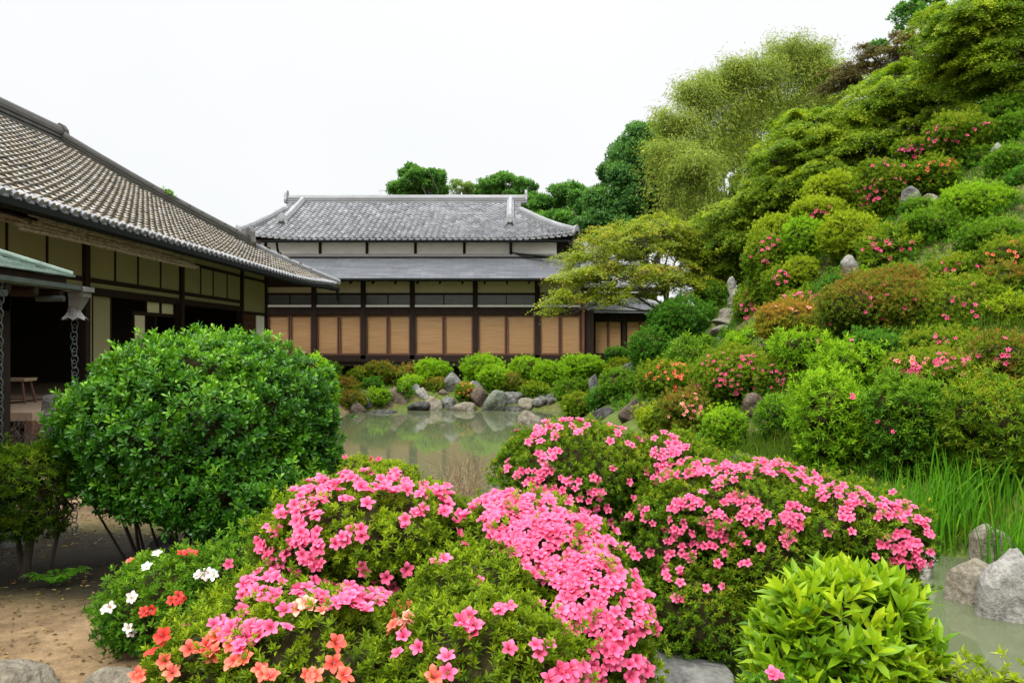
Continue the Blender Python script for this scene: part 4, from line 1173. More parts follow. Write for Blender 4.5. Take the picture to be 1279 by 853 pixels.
PM = {'pink': petal_mat('pink_petals', (.82, .15, .30), (.76, .085, .205), (.54, .02, .09)),
      'coral': petal_mat('coral_petals', (.86, .20, .13), (.78, .11, .07), (.60, .04, .03)),
      'peach': petal_mat('peach_petals', (.88, .42, .32), (.82, .24, .17), (.65, .08, .06)),
      'red': petal_mat('red_petals', (.70, .06, .035), (.60, .04, .025), (.40, .02, .02)),
      'white': petal_mat('white_petals', (.84, .84, .80), (.80, .80, .72), (.62, .66, .40)),
      'orange': petal_mat('orange_petals', (.85, .23, .10), (.75, .13, .05), (.5, .05, .03))}
M['stamen'] = plain('stamens', (.75, .35, .40), .6, .2, 5, None, 0)


def flower_geo(seed, opened=1.0, detail=True):
    """five petals on a short funnel, unit radius, axis +Z"""
    r = np.random.default_rng(seed); V, F4, rad, rn, n0 = [], [], [], [], 0
    us = np.linspace(0, 1, 5 if detail else 3); ws = np.linspace(-1, 1, 5 if detail else 3)
    for k in range(5):
        a = k * 2 * np.pi / 5 + r.normal(0, .06); ln = r.uniform(.9, 1.1); cup = r.normal(0, .10); tw = r.normal(0, .12); q = r.random()
        for u in us:
            rr_ = .10 + .92 * u * ln
            wd = .09 + .31 * math.sin(min(1, u * 1.25) * math.pi * .5) - (.25 * (max(0, u - .55) / .45) ** 1.6)
            zz = -.42 + .62 * math.sqrt(u) * (1.15 - .15 * opened) - .26 * opened * u * u + cup * u
            for w in ws:
                x, y, z = rr_ - .10 * u * w * w, w * wd, zz + .10 * w * w * u * (1 - .6 * u) + tw * w * wd + r.normal(0, .018) * u
                V.append([x * math.cos(a) - y * math.sin(a), x * math.sin(a) + y * math.cos(a), z])
                rad.append(u * .9 + (.0 if k else -.12)); rn.append(q)
        nu, nw = len(us), len(ws)
        for i in range(nu - 1):
            for j in range(nw - 1):
                F4.append([n0 + i * nw + j, n0 + i * nw + j + 1, n0 + (i + 1) * nw + j + 1, n0 + (i + 1) * nw + j])
        n0 += nu * nw
    return np.array(V), np.array(F4), np.array(rad), np.array(rn)


FG = [flower_geo(s, o) for s, o in ((1, 1.0), (2, .8), (3, 1.15), (4, .55), (5, 1.0))]
FGL = [flower_geo(s, o, False) for s, o in ((1, 1.0), (2, .7))]
FMESH = {}


def flower_mesh(kind, i, hi):
    key = (kind, i, hi)
    if key not in FMESH:
        V, f, rad, rn = (FG if hi else FGL)[i]
        mats = [PM[kind], M['stamen']]
        V2, f2 = V, [f]; mi = np.zeros(len(f), int)
        if hi:
            mb = MB(); r = np.random.default_rng(i)
            for k in range(6):
                a = r.uniform(0, 6.28); mb.tube([(0, 0, -.35), (.10 * math.cos(a), .10 * math.sin(a), .15), (.24 * math.cos(a), .24 * math.sin(a), .46)], [.014, .012, .022], 4, False)
            sv_ = np.concatenate(mb.v); sf = np.concatenate(mb.f4)
            V2 = np.vstack([V, sv_]); f2 = [np.vstack([f, sf + len(V)])]; mi = np.concatenate([mi, np.ones(len(sf), int)])
            rad = np.concatenate([rad, np.zeros(len(sv_))]); rn = np.concatenate([rn, np.ones(len(sv_)) * .5])
        o = build('blossom', V2, f2, mats, None, rnd=rn, mi=mi, smooth=True, extra={'rad': rad})
        me = o.data; bpy.data.objects.remove(o); FMESH[key] = me
    return FMESH[key]


def quat_mats(ax, spin):
    A = unit(ax); ref = np.where(np.abs(A[:, 2:3]) < .9, [[0, 0, 1.0]], [[1.0, 0, 0]])
    X = unit(np.cross(ref, A)); Y = np.cross(A, X)
    c, s = np.cos(spin)[:, None], np.sin(spin)[:, None]
    return np.stack([X * c + Y * s, -X * s + Y * c, A], -1)      # columns are the axes


CAM = np.array([0, 0, EYE])


def on_lobes(lobes, px, py):
    """where sight lines through the given pixels meet the mound (nearest lobe), with normals"""
    L = np.array(lobes, float)
    d = np.stack([(px - 639.5) / F, np.ones_like(px), (426.5 - py) / F], -1)
    best = np.full(len(px), np.inf); nn = np.zeros((len(px), 3))
    for l in L:
        o = (CAM - l[:3]) / l[3:]; q = d / l[3:]
        a = (q * q).sum(1); b = (q * o).sum(1); c = (o * o).sum() - 1
        disc = b * b - a * c
        t = np.where(disc > 0, (-b - np.sqrt(np.maximum(disc, 0))) / a, np.inf)
        k = (t > 0) & (t < best)
        best = np.where(k, t, best)
        p = CAM + d * np.where(np.isfinite(t), t, 0)[:, None]
        nn = np.where(k[:, None], unit((p - l[:3]) / l[3:] ** 2), nn)
    ok = np.isfinite(best)
    return (CAM + d * np.where(ok, best, 0)[:, None])[ok], nn[ok], ok


def blossoms(root, lobes, clusters, size, rg, hi=True, extra=None, maxn=100, out=.02):
    """clusters: (px, py, rx, ry, count, kind) of blossoms as the photograph shows them; extra: (count, kind) strewn over the sides one does not see"""
    pos, nor, kinds = [], [], []
    for (px, py, rx, ry, n, kind) in clusters:
        rr_ = np.sqrt(rg.random(n)) * 1.12; a = rg.uniform(0, 6.28, n)
        p, q, ok = on_lobes(lobes, px + rx * rr_ * np.cos(a), py + ry * rr_ * np.sin(a))
        pos.append(p); nor.append(q); kinds += [kind] * len(p)
    nseen = len(kinds)
    if extra:
        p, q, _ = lobe_pts(lobes, extra[0], rg, 0, .02)
        k = ((q * unit(p - CAM)).sum(1) > .25)
        p, q = p[k], q[k]
        pos.append(p); nor.append(q); kinds += [extra[1]] * len(p)
    if not kinds: return
    pos, nor = np.concatenate(pos), np.concatenate(nor)
    n = len(pos)
    view = unit(CAM - pos)
    ax = unit(nor * .75 + np.array([0, 0, .35]) + view * .30 + rg.normal(0, .30, (n, 3)))
    pos = pos + nor * (out + rg.uniform(-.5, 1.1, n)[:, None] * size * .5)
    RM = quat_mats(ax, rg.uniform(0, 6.28, n)); szs = size * rg.uniform(.82, 1.15, n)
    org = ORG[root.name]
    nv = 5 if hi else 2
    order = np.argsort(np.linalg.norm(pos[:nseen] - CAM, axis=1) / szs[:nseen]); order = np.concatenate([order, np.arange(nseen, n)]).astype(int)
    for c, i in enumerate(order[:maxn]):
        o = link('blossom', flower_mesh(kinds[i], int(rg.integers(nv)), hi), root)
        m4 = np.eye(4); m4[:3, :3] = RM[i] * szs[i]; m4[:3, 3] = pos[i] - org
        o.matrix_basis = Matrix(m4.tolist())
    rest = order[maxn:]
    if len(rest):
        V, Fq, ra, rn, mi, n0 = [], [], [], [], [], 0
        ks = sorted(set(kinds))
        for i in rest:
            v, f, rad, r0 = (FG if hi else FGL)[int(rg.integers(nv))]
            V.append((v * szs[i]) @ RM[i].T + pos[i]); Fq.append(f + n0); n0 += len(v); ra.append(rad); rn.append(np.clip(r0 * .6 + rg.random() * .4, 0, 1)); mi.append(np.full(len(f), ks.index(kinds[i])))
        o = build('blossoms', np.concatenate(V), [np.concatenate(Fq)], [PM[k] for k in ks], root, rnd=np.concatenate(rn), mi=np.concatenate(mi), smooth=True, extra={'rad': np.concatenate(ra)})
        o['kind'] = 'stuff'


# ------------------------------------------------------------------ shrubs
def lobes_px(spec):
    """(px, py, d, half width px, half height px[, depth factor]) -> ellipsoids"""
    out = []
    for s in spec:
        px, py, d, w_, h_ = s[:5]; k = s[5] if len(s) > 5 else .9
        out.append((*P(px, py, d), w_ * d / F, max(w_, h_) * k * d / F, h_ * d / F))
    return out


def shrub(name, label, cat, lobes, leaf, mat, group=None, m=7, L=.05, W=.018, dens=None, seed=1, kind='lo', up=.5, lump=.10, depth=.10, core=.80, stems=6, stem_r=.012, flowers=None, fsize=.03,
          hi=False, extra=None, lo=22, hi_a=80, shoot=.04, shoot_len=.07, lowcut=-.75, jit=.32, lf=1.3, stem_mat='bark', base=None, ybase=.50, stem_spread=0.0, micro=(.02, 14)):
    rg = np.random.default_rng(seed)
    A = np.array(lobes, float)
    bx, by = (A[:, 0] * A[:, 3]).sum() / A[:, 3].sum(), (A[:, 1] * A[:, 3]).sum() / A[:, 3].sum()
    if base is not None: bx, by = base
    bz = gz(bx, by)
    root = thing(name, label, cat, (bx, by, bz), group)
    dens = dens or 1.5 / L ** 2
    p, nn, dp = lobe_pts(lobes, dens, rg, lump, depth, True, lowcut, shoot, shoot_len, lf, micro)
    ax = unit(nn * (1 - up) + np.array([0, 0, up]) + rg.normal(0, jit, p.shape))
    leaf_tone = np.clip(ybase + .22 * nn[:, 2] - 1.0 * dp + rg.normal(0, .14, len(p)) + .16 * noise(p, 1.2 / max(.25, A[:, 3].mean()), 1), 0, .95)  # lighter on upward-facing leaves, darker deeper inside, plus random variation
    V, F3, F4, rn = rosettes(p, ax, m, L, W, kind, rg, leaf_tone, lo, hi_a)
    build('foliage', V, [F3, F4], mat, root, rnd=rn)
    if core:  # solid dark core in place of inner twigs, added to block light
        cv, cf = core_geo(lobes, core * .9); build('twigs', cv, [cf], M['twig'], root, smooth=True)
    if stems:
        mb = MB()
        for k in range(stems):
            l = A[k % len(A)]
            t = l[:3] + rg.normal(0, .25, 3) * l[3:]; b0 = np.array([bx + rg.normal(0, .12) * A[:, 3].max(), by + rg.normal(0, .12) * A[:, 3].max(), 0]); b0[2] = gz(b0[0], b0[1]) - .05
            b0[:2] = b0[:2] * (1 - stem_spread) + t[:2] * stem_spread
            if t[2] < b0[2] + .1: t[2] = b0[2] + .15
            mid = (b0 + t) / 2 + rg.normal(0, .06, 3) * l[3]
            mb.tube([b0, mid, t], [stem_r, stem_r * .8, stem_r * .4], 5)
        mb.build('stems', M[stem_mat], root)
    if flowers or extra: blossoms(root, lobes, flowers or [], fsize, rg, hi, extra)
    return root


# the two great pink azaleas in the foreground
B1 = lobes_px([(462, 662, 3.2, 134, 64, .9), (535, 730, 3.62, 150, 100, .5), (655, 716, 3.12, 122, 94, .95), (722, 800, 2.9, 92, 112, .9), (592, 752, 2.72, 84, 66, .9), (602, 842, 2.42, 125, 104, .9), (395, 850, 2.45, 130, 106, .9),
               (360, 700, 3.05, 44, 36, .9), (340, 782, 2.85, 96, 70, .9), (262, 852, 2.5, 84, 84, .9), (425, 795, 2.75, 90, 56, .9), (500, 905, 2.5, 210, 110, .8), (700, 900, 2.75, 110, 90, .8)])
C1 = [(402, 622, 36, 18, 22, 'pink'), (452, 604, 48, 12, 26, 'pink'), (515, 612, 42, 13, 20, 'pink'), (570, 624, 25, 13, 13, 'pink'), (345, 686, 20, 14, 10, 'pink'), (372, 660, 30, 20, 20, 'pink'), (395, 690, 14, 12, 6, 'pink'),
      (462, 634, 4, 4, 1, 'pink'), (507, 655, 6, 4, 2, 'pink'), (524, 640, 10, 5, 3, 'pink'), (453, 708, 5, 4, 2, 'pink'), (484, 717, 5, 4, 1, 'pink'), (440, 668, 14, 8, 5, 'pink'), (565, 667, 3, 3, 1, 'pink'), (584, 651, 5, 4, 1, 'pink'),
      (597, 728, 3, 3, 1, 'pink'), (585, 781, 8, 14, 4, 'pink'), (626, 766, 8, 7, 3, 'pink'), (672, 803, 7, 10, 2, 'pink'), (328, 735, 24, 15, 12, 'pink'), (352, 752, 20, 6, 5, 'pink'), (410, 745, 36, 15, 18, 'pink'), (452, 752, 32, 14, 13, 'pink'),
      (298, 790, 32, 18, 15, 'pink'), (275, 800, 15, 10, 4, 'coral'), (385, 765, 20, 4, 4, 'peach'), (505, 772, 20, 20, 10, 'coral'), (512, 788, 14, 14, 5, 'peach'), (285, 820, 25, 14, 7, 'coral'), (245, 812, 16, 8, 3, 'coral'),
      (215, 833, 10, 6, 2, 'coral'), (418, 808, 4, 4, 1, 'coral'), (395, 843, 5, 5, 1, 'coral'), (431, 845, 6, 5, 2, 'coral'), (553, 845, 6, 5, 2, 'coral'), (207, 815, 14, 14, 3, 'red'), (330, 842, 20, 8, 3, 'coral'), (180, 842, 5, 6, 2, 'coral'),
      (615, 632, 34, 15, 24, 'pink'), (640, 660, 26, 32, 34, 'pink'), (682, 648, 40, 22, 34, 'pink'), (700, 682, 56, 32, 64, 'pink'), (735, 680, 34, 34, 30, 'pink'), (690, 718, 36, 14, 18, 'pink'), (740, 722, 30, 24, 24, 'pink'), (722, 750, 30, 18, 16, 'pink'),
      (775, 738, 24, 16, 12, 'pink'), (708, 774, 18, 13, 11, 'pink'), (750, 776, 26, 18, 18, 'pink'), (796, 750, 12, 24, 8, 'pink'), (803, 775, 12, 14, 7, 'pink'), (768, 808, 26, 20, 14, 'pink'), (728, 842, 32, 12, 13, 'pink'), (790, 838, 16, 14, 7, 'pink'),
      (690, 848, 12, 6, 4, 'pink'), (450, 700, 110, 30, 9, 'pink'), (600, 810, 90, 34, 7, 'pink'), (440, 815, 120, 30, 2, 'coral'), (310, 765, 55, 45, 8, 'pink'), (590, 640, 40, 20, 12, 'pink'), (640, 625, 40, 14, 14, 'pink')]
shrub('flowering_azalea', 'nearest azalea mound covered in pink blossom with coral blossom at its bottom left', 'azalea', B1, 'lo', LM['azalea'], m=9, L=.025, W=.0092, dens=2150, seed=21, micro=(.032, 21), up=.55, lump=.13, depth=.09, core=.80, stems=22,
      flowers=[(a, b, c, d, int(n * 1.35) if k == 'pink' and n > 3 else n, k) for a, b, c, d, n, k in C1], fsize=.0262, hi=True, extra=(28, 'pink'), shoot=.08, shoot_len=.04, lf=2.6)
B2 = lobes_px([(722, 592, 5.0, 100, 66, .9), (668, 575, 5.0, 42, 36, .9), (765, 660, 5.25, 90, 76, .6), (705, 680, 4.95, 76, 62, .9), (925, 632, 4.6, 122, 58, .9), (1040, 655, 4.4, 96, 55, .9), (1112, 668, 4.25, 54, 44, .9), (850, 690, 4.6, 80, 86, .8),
               (880, 770, 4.3, 82, 72, .8), (960, 700, 4.4, 110, 80, .8), (840, 585, 5.0, 60, 44, .9), (1050, 730, 4.3, 100, 60, .8)])
C2 = [(660, 547, 22, 10, 12, 'pink'), (700, 540, 26, 9, 14, 'pink'), (745, 528, 50, 9, 26, 'pink'), (795, 545, 26, 12, 16, 'pink'), (638, 580, 8, 8, 3, 'pink'), (668, 590, 20, 10, 12, 'pink'), (690, 572, 14, 8, 6, 'pink'), (692, 606, 30, 12, 14, 'pink'),
      (742, 605, 12, 9, 6, 'pink'), (740, 620, 8, 8, 4, 'pink'), (742, 636, 20, 8, 7, 'pink'), (832, 562, 22, 16, 18, 'pink'), (852, 588, 24, 13, 16, 'pink'), (822, 592, 18, 10, 9, 'pink'), (893, 590, 34, 10, 22, 'pink'), (960, 588, 40, 9, 26, 'pink'),
      (905, 608, 14, 8, 6, 'pink'), (930, 632, 24, 14, 17, 'pink'), (950, 648, 20, 10, 8, 'pink'), (858, 632, 18, 9, 9, 'pink'), (848, 656, 14, 9, 7, 'pink'), (895, 656, 18, 12, 11, 'pink'), (884, 682, 11, 8, 4, 'pink'), (905, 692, 5, 4, 1, 'pink'),
      (860, 690, 10, 14, 5, 'pink'), (930, 701, 5, 5, 2, 'pink'), (984, 648, 14, 14, 9, 'pink'), (983, 672, 9, 12, 5, 'pink'), (1008, 603, 24, 12, 15, 'pink'), (1050, 620, 26, 10, 13, 'pink'), (1082, 632, 22, 12, 13, 'pink'), (1118, 642, 24, 12, 14, 'pink'),
      (1145, 662, 14, 14, 9, 'pink'), (1118, 676, 22, 10, 11, 'pink'), (1058, 650, 9, 14, 6, 'pink'), (1150, 690, 10, 12, 6, 'pink'), (1130, 700, 22, 9, 7, 'pink'), (1088, 690, 5, 4, 1, 'pink'), (765, 585, 4, 4, 1, 'pink'), (775, 655, 16, 16, 6, 'pink'),
      (800, 690, 14, 10, 4, 'pink'), (830, 720, 14, 12, 4, 'pink'), (885, 735, 5, 5, 1, 'pink'), (903, 729, 4, 4, 1, 'pink'), (848, 742, 5, 6, 2, 'pink'), (800, 645, 14, 9, 3, 'pink'), (835, 695, 10, 18, 6, 'pink'), (856, 720, 8, 14, 3, 'pink'), (900, 640, 110, 60, 22, 'pink'), (720, 580, 80, 40, 10, 'pink'), (1060, 640, 80, 30, 10, 'pink')]
shrub('flowering_azalea', 'wide azalea mound with small pink blossoms behind the nearest one, between the two ponds', 'azalea', B2, 'lo', LM['olive'], m=9, L=.026, W=.0094, dens=1900, seed=22, micro=(.032, 21), up=.55, lump=.13, depth=.10, core=.80, stems=24,
      flowers=[(a, b, c, d, int(n * 1.3) if n > 3 else n, k) for a, b, c, d, n, k in C2], fsize=.0265, hi=True, extra=(16, 'pink'), shoot=.08, shoot_len=.05, lf=2.6)
# bright large-leaved bush
B3 = lobes_px([(1050, 818, 3.0, 106, 108, .9), (996, 815, 2.95, 52, 62, .9), (1104, 815, 3.0, 54, 70, .9), (1052, 880, 2.9, 112, 80, .9)])
shrub('lime_green_shrub', 'bright lime green shrub with large pointed leaves at the bottom right', 'shrub', B3, 'hi', LM['camellia'], m=7, L=.093, W=.033, dens=400, seed=23, kind='hi', up=.62, lump=.10, depth=.12, core=.66, stems=14, lo=12, hi_a=82, shoot=.12, shoot_len=.05, jit=.26)
# glossy green dome at the left
B4 = lobes_px([(250, 538, 6.0, 150, 104, .9), (172, 540, 6.0, 94, 84, .9), (328, 518, 6.0, 82, 84, .9), (240, 478, 6.0, 104, 58, .9), (376, 545, 6.1, 46, 76, .9), (285, 606, 5.75, 112, 54, .9), (130, 520, 6.1, 52, 44, .9), (355, 600, 5.9, 50, 40, .9), (290, 455, 6.1, 60, 36, .9), (195, 600, 5.8, 86, 46, .9), (370, 615, 5.85, 50, 44, .9), (310, 632, 5.7, 96, 34, .9), (115, 575, 6.0, 48, 44, .9)])
shrub('round_evergreen_bush', 'big round bush of glossy deep green leaves in front of the left hall', 'bush', B4, 'round', LM['bigbush'], m=8, L=.053, W=.023, dens=560, seed=24, micro=(.045, 11), kind='round', up=.45, lump=.13, depth=.13, core=.66, stems=30, stem_r=.011, lo=20, hi_a=88, shoot=.06, shoot_len=.10, lf=2.6, lowcut=-.97, base=(-2.5, 6.0), stem_spread=.5)
B4b = lobes_px([(388, 470, 8.8, 22, 26, .9), (402, 492, 8.8, 20, 30, .9)])
shrub('small_evergreen_bush', 'small bright green bush peeping out behind the right side of the big round bush', 'bush', B4b, 'lo', LM['bright'], m=8, L=.055, W=.022, seed=25, kind='round', up=.45)
# white and red flowered bush
B5 = lobes_px([(225, 752, 4.2, 96, 66, .9), (300, 725, 4.1, 62, 56, .9), (180, 775, 4.15, 50, 46, .9), (262, 785, 4.0, 70, 52, .9)])
C5 = [(141, 758, 5, 5, 2, 'white'), (172, 745, 7, 7, 2, 'white'), (255, 716, 8, 5, 4, 'white'), (266, 716, 6, 4, 2, 'white'), (200, 698, 4, 8, 1, 'white'), (185, 712, 3, 3, 1, 'white'), (160, 785, 7, 6, 2, 'white'), (188, 765, 6, 5, 3, 'red'), (223, 752, 11, 6, 4, 'red'),
      (232, 700, 9, 5, 4, 'red'), (163, 706, 10, 4, 2, 'coral'), (283, 708, 4, 4, 1, 'pink')]
shrub('mixed_azalea', 'low azalea with a few white and red blossoms left of the pink mound', 'azalea', B5, 'lo', LM['green'], m=8, L=.032, W=.013, dens=1250, seed=26, up=.5, lump=.12, depth=.09, stems=10, flowers=C5, fsize=.028, hi=True, shoot=.10, shoot_len=.06, lf=2.4)
# low yellow-green plant in the corner, with a pale pink azalea beside it
B6 = lobes_px([(1215, 880, 2.75, 36, 36, .9), (1185, 868, 2.85, 34, 34, .9), (1262, 872, 2.7, 26, 34, .9), (1140, 880, 2.8, 40, 40, .9)])
shrub('yellow_green_privet', 'low yellow green shrub with upright shoots in the bottom right corner', 'shrub', B6, 'lo', LM['yellow'], m=9, L=.034, W=.014, dens=700, seed=27, up=.8, lump=.12, shoot=.3, shoot_len=.08, lo=30)
B7 = lobes_px([(962, 872, 2.6, 36, 32, .9)])
shrub('low_azalea', 'low azalea with one pale pink blossom under the lime green shrub', 'azalea', B7, 'lo', LM['green'], m=9, L=.030, W=.0115, dens=1200, seed=28, up=.6, flowers=[(962, 846, 8, 5, 2, 'pink')], fsize=.027, hi=True, shoot=.1, shoot_len=.05)
# small things around the near pond shore
shrub('low_azalea', 'yellowish low bush with few red blossoms, at the pond right of the big bush', 'azalea', lobes_px([(442, 590, 8.7, 32, 20), (482, 592, 8.7, 28, 18)]), 'lo', LM['yellow'], L=.036, W=.014, seed=29, flowers=[(461, 571, 4, 4, 2, 'pink'), (476, 576, 6, 3, 2, 'pink'), (432, 571, 4, 4, 1, 'pink')], fsize=.034)
shrub('variegated_shrub', 'tiny pale yellow plant behind the top of the nearest pink azalea', 'shrub', lobes_px([(505, 599, 8.4, 20, 16)]), 'lo', LM['yellow'], L=.05, W=.016, m=8, seed=30, up=.8, shoot=.3, shoot_len=.06)


def twiggy(label, px, py, d, w_, h_, n, mat, seed, r0=.006, leaves=None):
    rg = np.random.default_rng(seed); b = P(px, py, d); b[2] = gz(b[0], b[1]) - .03
    t = thing('bare_shrub', label, 'shrub', b); mb = MB()
    top = P(px, py, d)[2] + h_ * d / F; H = top - b[2]; Wd = w_ * d / F
    tips = []
    for k in range(n):
        a = rg.uniform(0, 6.28); e = b + np.array([math.cos(a) * Wd * rg.random() ** .5, math.sin(a) * Wd * rg.random() ** .5, H * rg.uniform(.65, 1.0)])
        s = b + rg.normal(0, .07, 3) * [1, 1, 0]; mid = s * .5 + e * .5 + rg.normal(0, .05, 3) * H + [0, 0, H * .06]
        pts = np.array([s, mid * .6 + s * .4, mid * .6 + e * .4, e]); mb.tube(pts, [r0, r0 * .8, r0 * .6, r0 * .3], 4, False)
        for q in range(4):
            u = rg.uniform(.35, .9); s2 = pts[1] * (1 - u) + pts[3] * u; e2 = s2 + np.array([rg.normal(0, .16), rg.normal(0, .16), rg.uniform(.02, .25)]) * H
            mb.tube([s2, (s2 + e2) / 2 + rg.normal(0, .015, 3) * H, e2], [r0 * .5, r0 * .4, r0 * .25], 4, False); tips.append(e2)
    mb.build('twigs', mat, t)
    if leaves:
        tp = np.array(tips); tp = np.repeat(tp, 3, 0) + rg.normal(0, .03, (len(tp) * 3, 3))
        V, F3, F4, rn = rosettes(tp, unit(np.array([0, 0, 1]) + rg.normal(0, .5, tp.shape)), 5, leaves[1], leaves[1] * .4, 'lo', rg)
        build('foliage', V, [F3, F4], leaves[0], t, rnd=rn)
    return t


twiggy('leafless brown twiggy shrub on the near pond shore behind the pink azaleas', 590, 585, 8.6, 44, 26, 46, M['dry_twig'], 31, .005)
twiggy('dry tangled brown shrub low beside the pond, right of the leafless one', 555, 603, 7.4, 60, 20, 40, M['dry_twig'], 32, .004)
twiggy('dry grey twigs heaped before the dark veranda at the left', 35, 535, 9.8, 40, 14, 44, M['bark'], 33, .006)

# shrub at the left edge with forked stems
B8 = lobes_px([(12, 602, 5.5, 66, 44, .9), (46, 620, 5.6, 38, 34, .9), (-50, 605, 5.5, 70, 60, .9), (58, 570, 5.7, 24, 18, .9), (8, 650, 5.5, 60, 26, .9), (58, 648, 5.6, 26, 18, .9)])
shrub('fine_leaved_shrub', 'soft shrub with fine olive green leaves on forked stems at the left edge', 'shrub', B8, 'lo', LM['olive'], m=9, L=.040, W=.011, dens=720, seed=34, ybase=.30, up=.35, lump=.16, depth=.14, core=.55, stems=0, shoot=.12, shoot_len=.08, lf=2.4, lowcut=-.9)
_rt = [x for x in col.objects if x.name.startswith('fine_leaved_shrub')][0]
mb = MB()
for (pts, r0) in (([(30, 705, 5.5), (38, 670, 5.5), (58, 640, 5.5), (40, 610, 5.5)], .032), ([(30, 703, 5.52), (22, 670, 5.55), (12, 640, 5.6), (-10, 610, 5.6)], .022), ([(60, 690, 5.6), (75, 655, 5.6), (92, 635, 5.65), (60, 600, 5.7)], .014),
                  ([(50, 655, 5.5), (68, 640, 5.5), (80, 622, 5.6), (70, 600, 5.6)], .012), ([(58, 640, 5.5), (30, 640, 5.45), (10, 650, 5.4)], .010)):
    q = np.array([P(*a) for a in pts]); q[0, 2] = min(q[0, 2], gz(q[0, 0], q[0, 1]) - .03) if pts[0][1] > 680 else q[0, 2]
    mb.tube(q, np.linspace(r0, r0 * .5, len(q)), 7)
mb.build('stems', M['bark'], _rt)


# small fern on the bare soil
def fern(label, px, py, d, n, ln, seed):
    rg = np.random.default_rng(seed); b = P(px, py, d); b[2] = gz(b[0], b[1])
    t = thing('fern', label, 'fern', b)
    for k in range(n):
        a = k * 6.28 / n + rg.normal(0, .2); Lf = ln * rg.uniform(.7, 1.1); dr = np.array([math.cos(a), math.sin(a), 0])
        u = np.linspace(.12, 1, 13); mid = b + dr * (u * Lf)[:, None] + np.array([0, 0, 1]) * (Lf * (1.25 * u - .85 * u * u))[:, None]
        sd_ = np.array([-dr[1], dr[0], 0]); Pt, Dd, Nn = [], [], []
        for i, q in enumerate(mid):
            for s in (-1, 1): Pt.append(q); Dd.append(sd_ * s + dr * .35 + rg.normal(0, .06, 3)); Nn.append([0, 0, 1])
        V, F3, F4, rn = leaf_geo(np.array(Pt), np.array(Dd), np.array(Nn, float), np.repeat(Lf * .30 * np.sin(np.pi * (u * .9 + .1)) + .012, 2), Lf * .055, 'lo', rg.uniform(.35, .8, len(Pt)), rg)
        build('frond', V, [F3, F4], LM['grass'], t, rnd=rn)


fern('small bright green fern on bare soil at the lower left', 70, 728, 5.35, 9, .19, 1)

